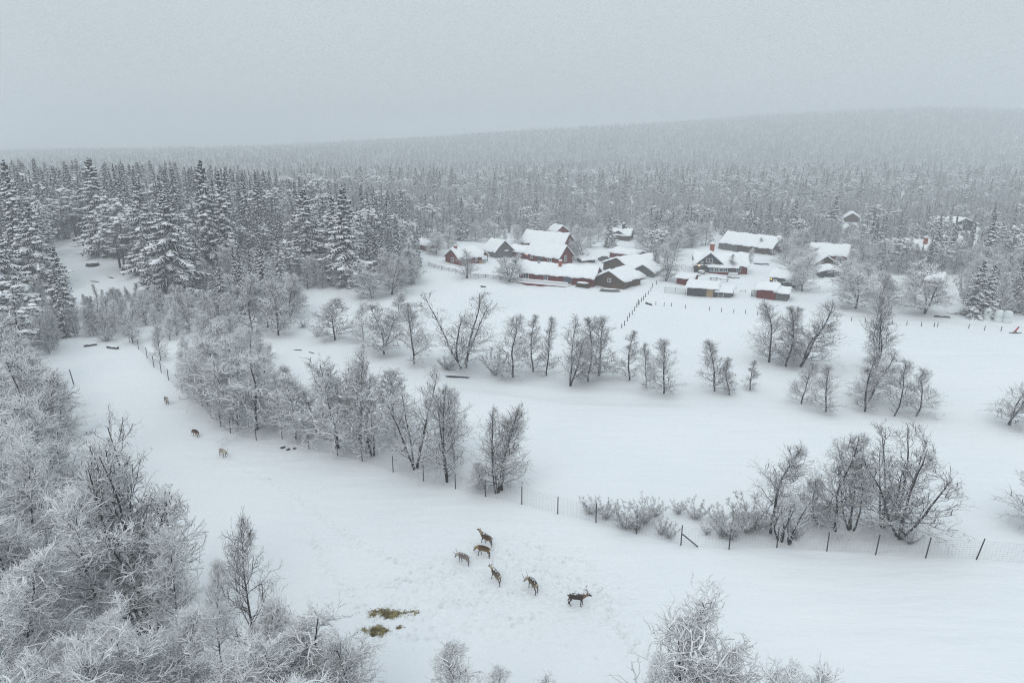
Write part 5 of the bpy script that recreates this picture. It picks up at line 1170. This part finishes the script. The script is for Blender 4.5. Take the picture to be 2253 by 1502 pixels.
reindeer((1077, 1226), (1053, 1219), 'golden-brown reindeer grazing with lowered head beside the grey one', gold, .3, 'down', .35, .10, 1.05)
reindeer((1031, 1243), (1011, 1234), 'grey reindeer with antlers, leftmost of the near herd', grey, .7, 'down', .65, .10, 1.0)
reindeer((1101, 1288), (1084, 1270), 'pale-necked reindeer with snowy back striding away up the slope', tan, .7, 'level', .65, .22, 1.05, .15)
reindeer((1178, 1304), (1168, 1293), 'tan reindeer with snowy back and branching antlers bending its head down', tan, .75, 'down', .75, .08, 1.1, .5)
reindeer((1256, 1330), (1279, 1331), 'dark snow-backed reindeer with big antlers facing right', dark, .85, 'level', .85, .08, 1.1)
reindeer((364, 884), (370, 891), 'grey reindeer grazing alone nearest the birch band', grey, .8, 'down', 0, .06, 1.05)
reindeer((437, 962), (427, 958), 'small brown reindeer with nearly black back below the fence', coat('black_back_coat', (.02, .012, .012), (.17, .09, .05), (.2, .11, .06), (.1, .06, .04), .0), 0, 'down', .5, .06, .95)
reindeer((486, 1001), (495, 1006), 'cream-coloured reindeer with antlers walking towards the viewer', cream, .6, 'low', .7, .08, 1.0)
reindeer((108, 838), (118, 836), 'charcoal reindeer half hidden by birches at the left edge of the enclosure', greyd, .4, 'level', 0, .06, 1.0)
LMK += [('near reindeer herd', 1070, 1220), ('dark antlered reindeer', 1268, 1325), ('brown black-backed reindeer', 431, 958), ('cream reindeer', 490, 1000), ('grazing grey reindeer', 367, 888), ('charcoal reindeer', 112, 834)]

# ------------------------------------------------------------------ what sets each tree apart
LMK += [('wire fence brace', 1515, 1190)]
HEROL = {}
def words(n):
    o1 = ['', 'first', 'second', 'third', 'fourth', 'fifth', 'sixth', 'seventh', 'eighth', 'ninth', 'tenth', 'eleventh', 'twelfth', 'thirteenth', 'fourteenth', 'fifteenth', 'sixteenth', 'seventeenth', 'eighteenth', 'nineteenth']
    if n < 20: return o1[n]
    t_ = {2: 'twent', 3: 'thirt', 4: 'fort', 5: 'fift', 6: 'sixt', 7: 'sevent', 8: 'eight', 9: 'ninet'}[min(n // 10, 9)]
    return t_ + ('ieth' if n % 10 == 0 else 'y-' + o1[n % 10])
LM2 = [('huge broad spruce', 390, 668), ('tall lone spruce by the bales', 2144, 696), ('bottom left photo corner', 0, 1560), ('lower left photo edge', -10, 1200), ('middle of the left photo edge', -10, 900), ('upper left photo edge', -10, 600),
       ('bottom right foreground tree', 1530, 1700), ('right photo edge', 2260, 900), ('upper right photo edge', 2260, 600), ('leftmost skyline spruces', 100, 560), ('lone slim foreground birch', 572, 1500), ('fence corner under the birches', 745, 1000)]
ALL_LM = LMK + LM2
cells = {}
for t in IND:
    tx, ty = t['px'], min(t['py'], 1900)
    best = min(range(len(ALL_LM)), key=lambda i: math.hypot(tx - ALL_LM[i][1], (ty - ALL_LM[i][2]) * 1.6))
    dx, dy = tx - ALL_LM[best][1], (ty - ALL_LM[best][2]) * 1.6
    rel = ('right of' if dx > 0 else 'left of') if abs(dx) > abs(dy) else ('behind' if dy < 0 else 'in front of')
    k = t['kind'] if not t['key'].startswith('snag') else 'snag'
    cells.setdefault((best, rel, k), []).append((math.hypot(dx, dy), id(t), t))
for (bi, rel, k), L_ in cells.items():
    L_.sort()
    for i, (_, _, t) in enumerate(L_):
        s = t['snow']
        if k == 'birch':
            look = ('frosted ' if s > .72 else 'snow-dusted ' if s > .42 else 'dark bare ') + ({'vase': 'many-stemmed ', 'fvas': 'many-stemmed ', 'slim': 'slim ', 'lean': 'leaning ', 'roun': 'broad ', 'frou': 'broad ', 'cone': 'upright ', 'fcon': 'upright ', 'ncon': 'upright ', 'nrou': 'broad ', 'nvas': 'many-stemmed '}[t['key'][:4]]) + 'birch'
        elif k == 'spruce': look = ('tall ' if t['h'] > 17 else 'small ' if t['h'] < 9 else '') + 'snow-laden ' + ('dark ' if not (t['h'] > 17 or t['h'] < 9) else '') + 'spruce'
        elif k == 'pine': look = 'rounded snow-clumped pine'
        elif k == 'snag': look = 'bare dead snag'
        else: look = 'low snowy willow bush'
        noun = {'birch': 'birch', 'spruce': 'spruce', 'pine': 'pine', 'snag': 'snag', 'bush': 'bush'}[k]
        rk = ('nearest' if i == 0 else words(i + 1) + '-nearest')
        nm_ = ALL_LM[bi][0]; rr = rel
        if 'edge' in nm_ or 'corner' in nm_: rr = 'to' if False else {'right of': 'inward of', 'left of': 'left of', 'behind': 'above', 'in front of': 'below'}[rel]
        lb = f"{look}, {rk} {noun} {rr} the {nm_}"
        wc = lambda q_: len(q_.replace('-', ' ').split())
        if wc(lb) > 16: lb = f"{look}, {rk} {rr} the {nm_}"
        if wc(lb) > 16: lb = f"{look.split()[0]} {noun}, {rk} {rr} the {nm_}"
        t['ob']['label'] = lb
print('cells', len(cells), 'max', max(len(v) for v in cells.values()))
print('long', [t['ob']['label'] for t in IND if len(t['ob']['label'].split()) > 16][:5])
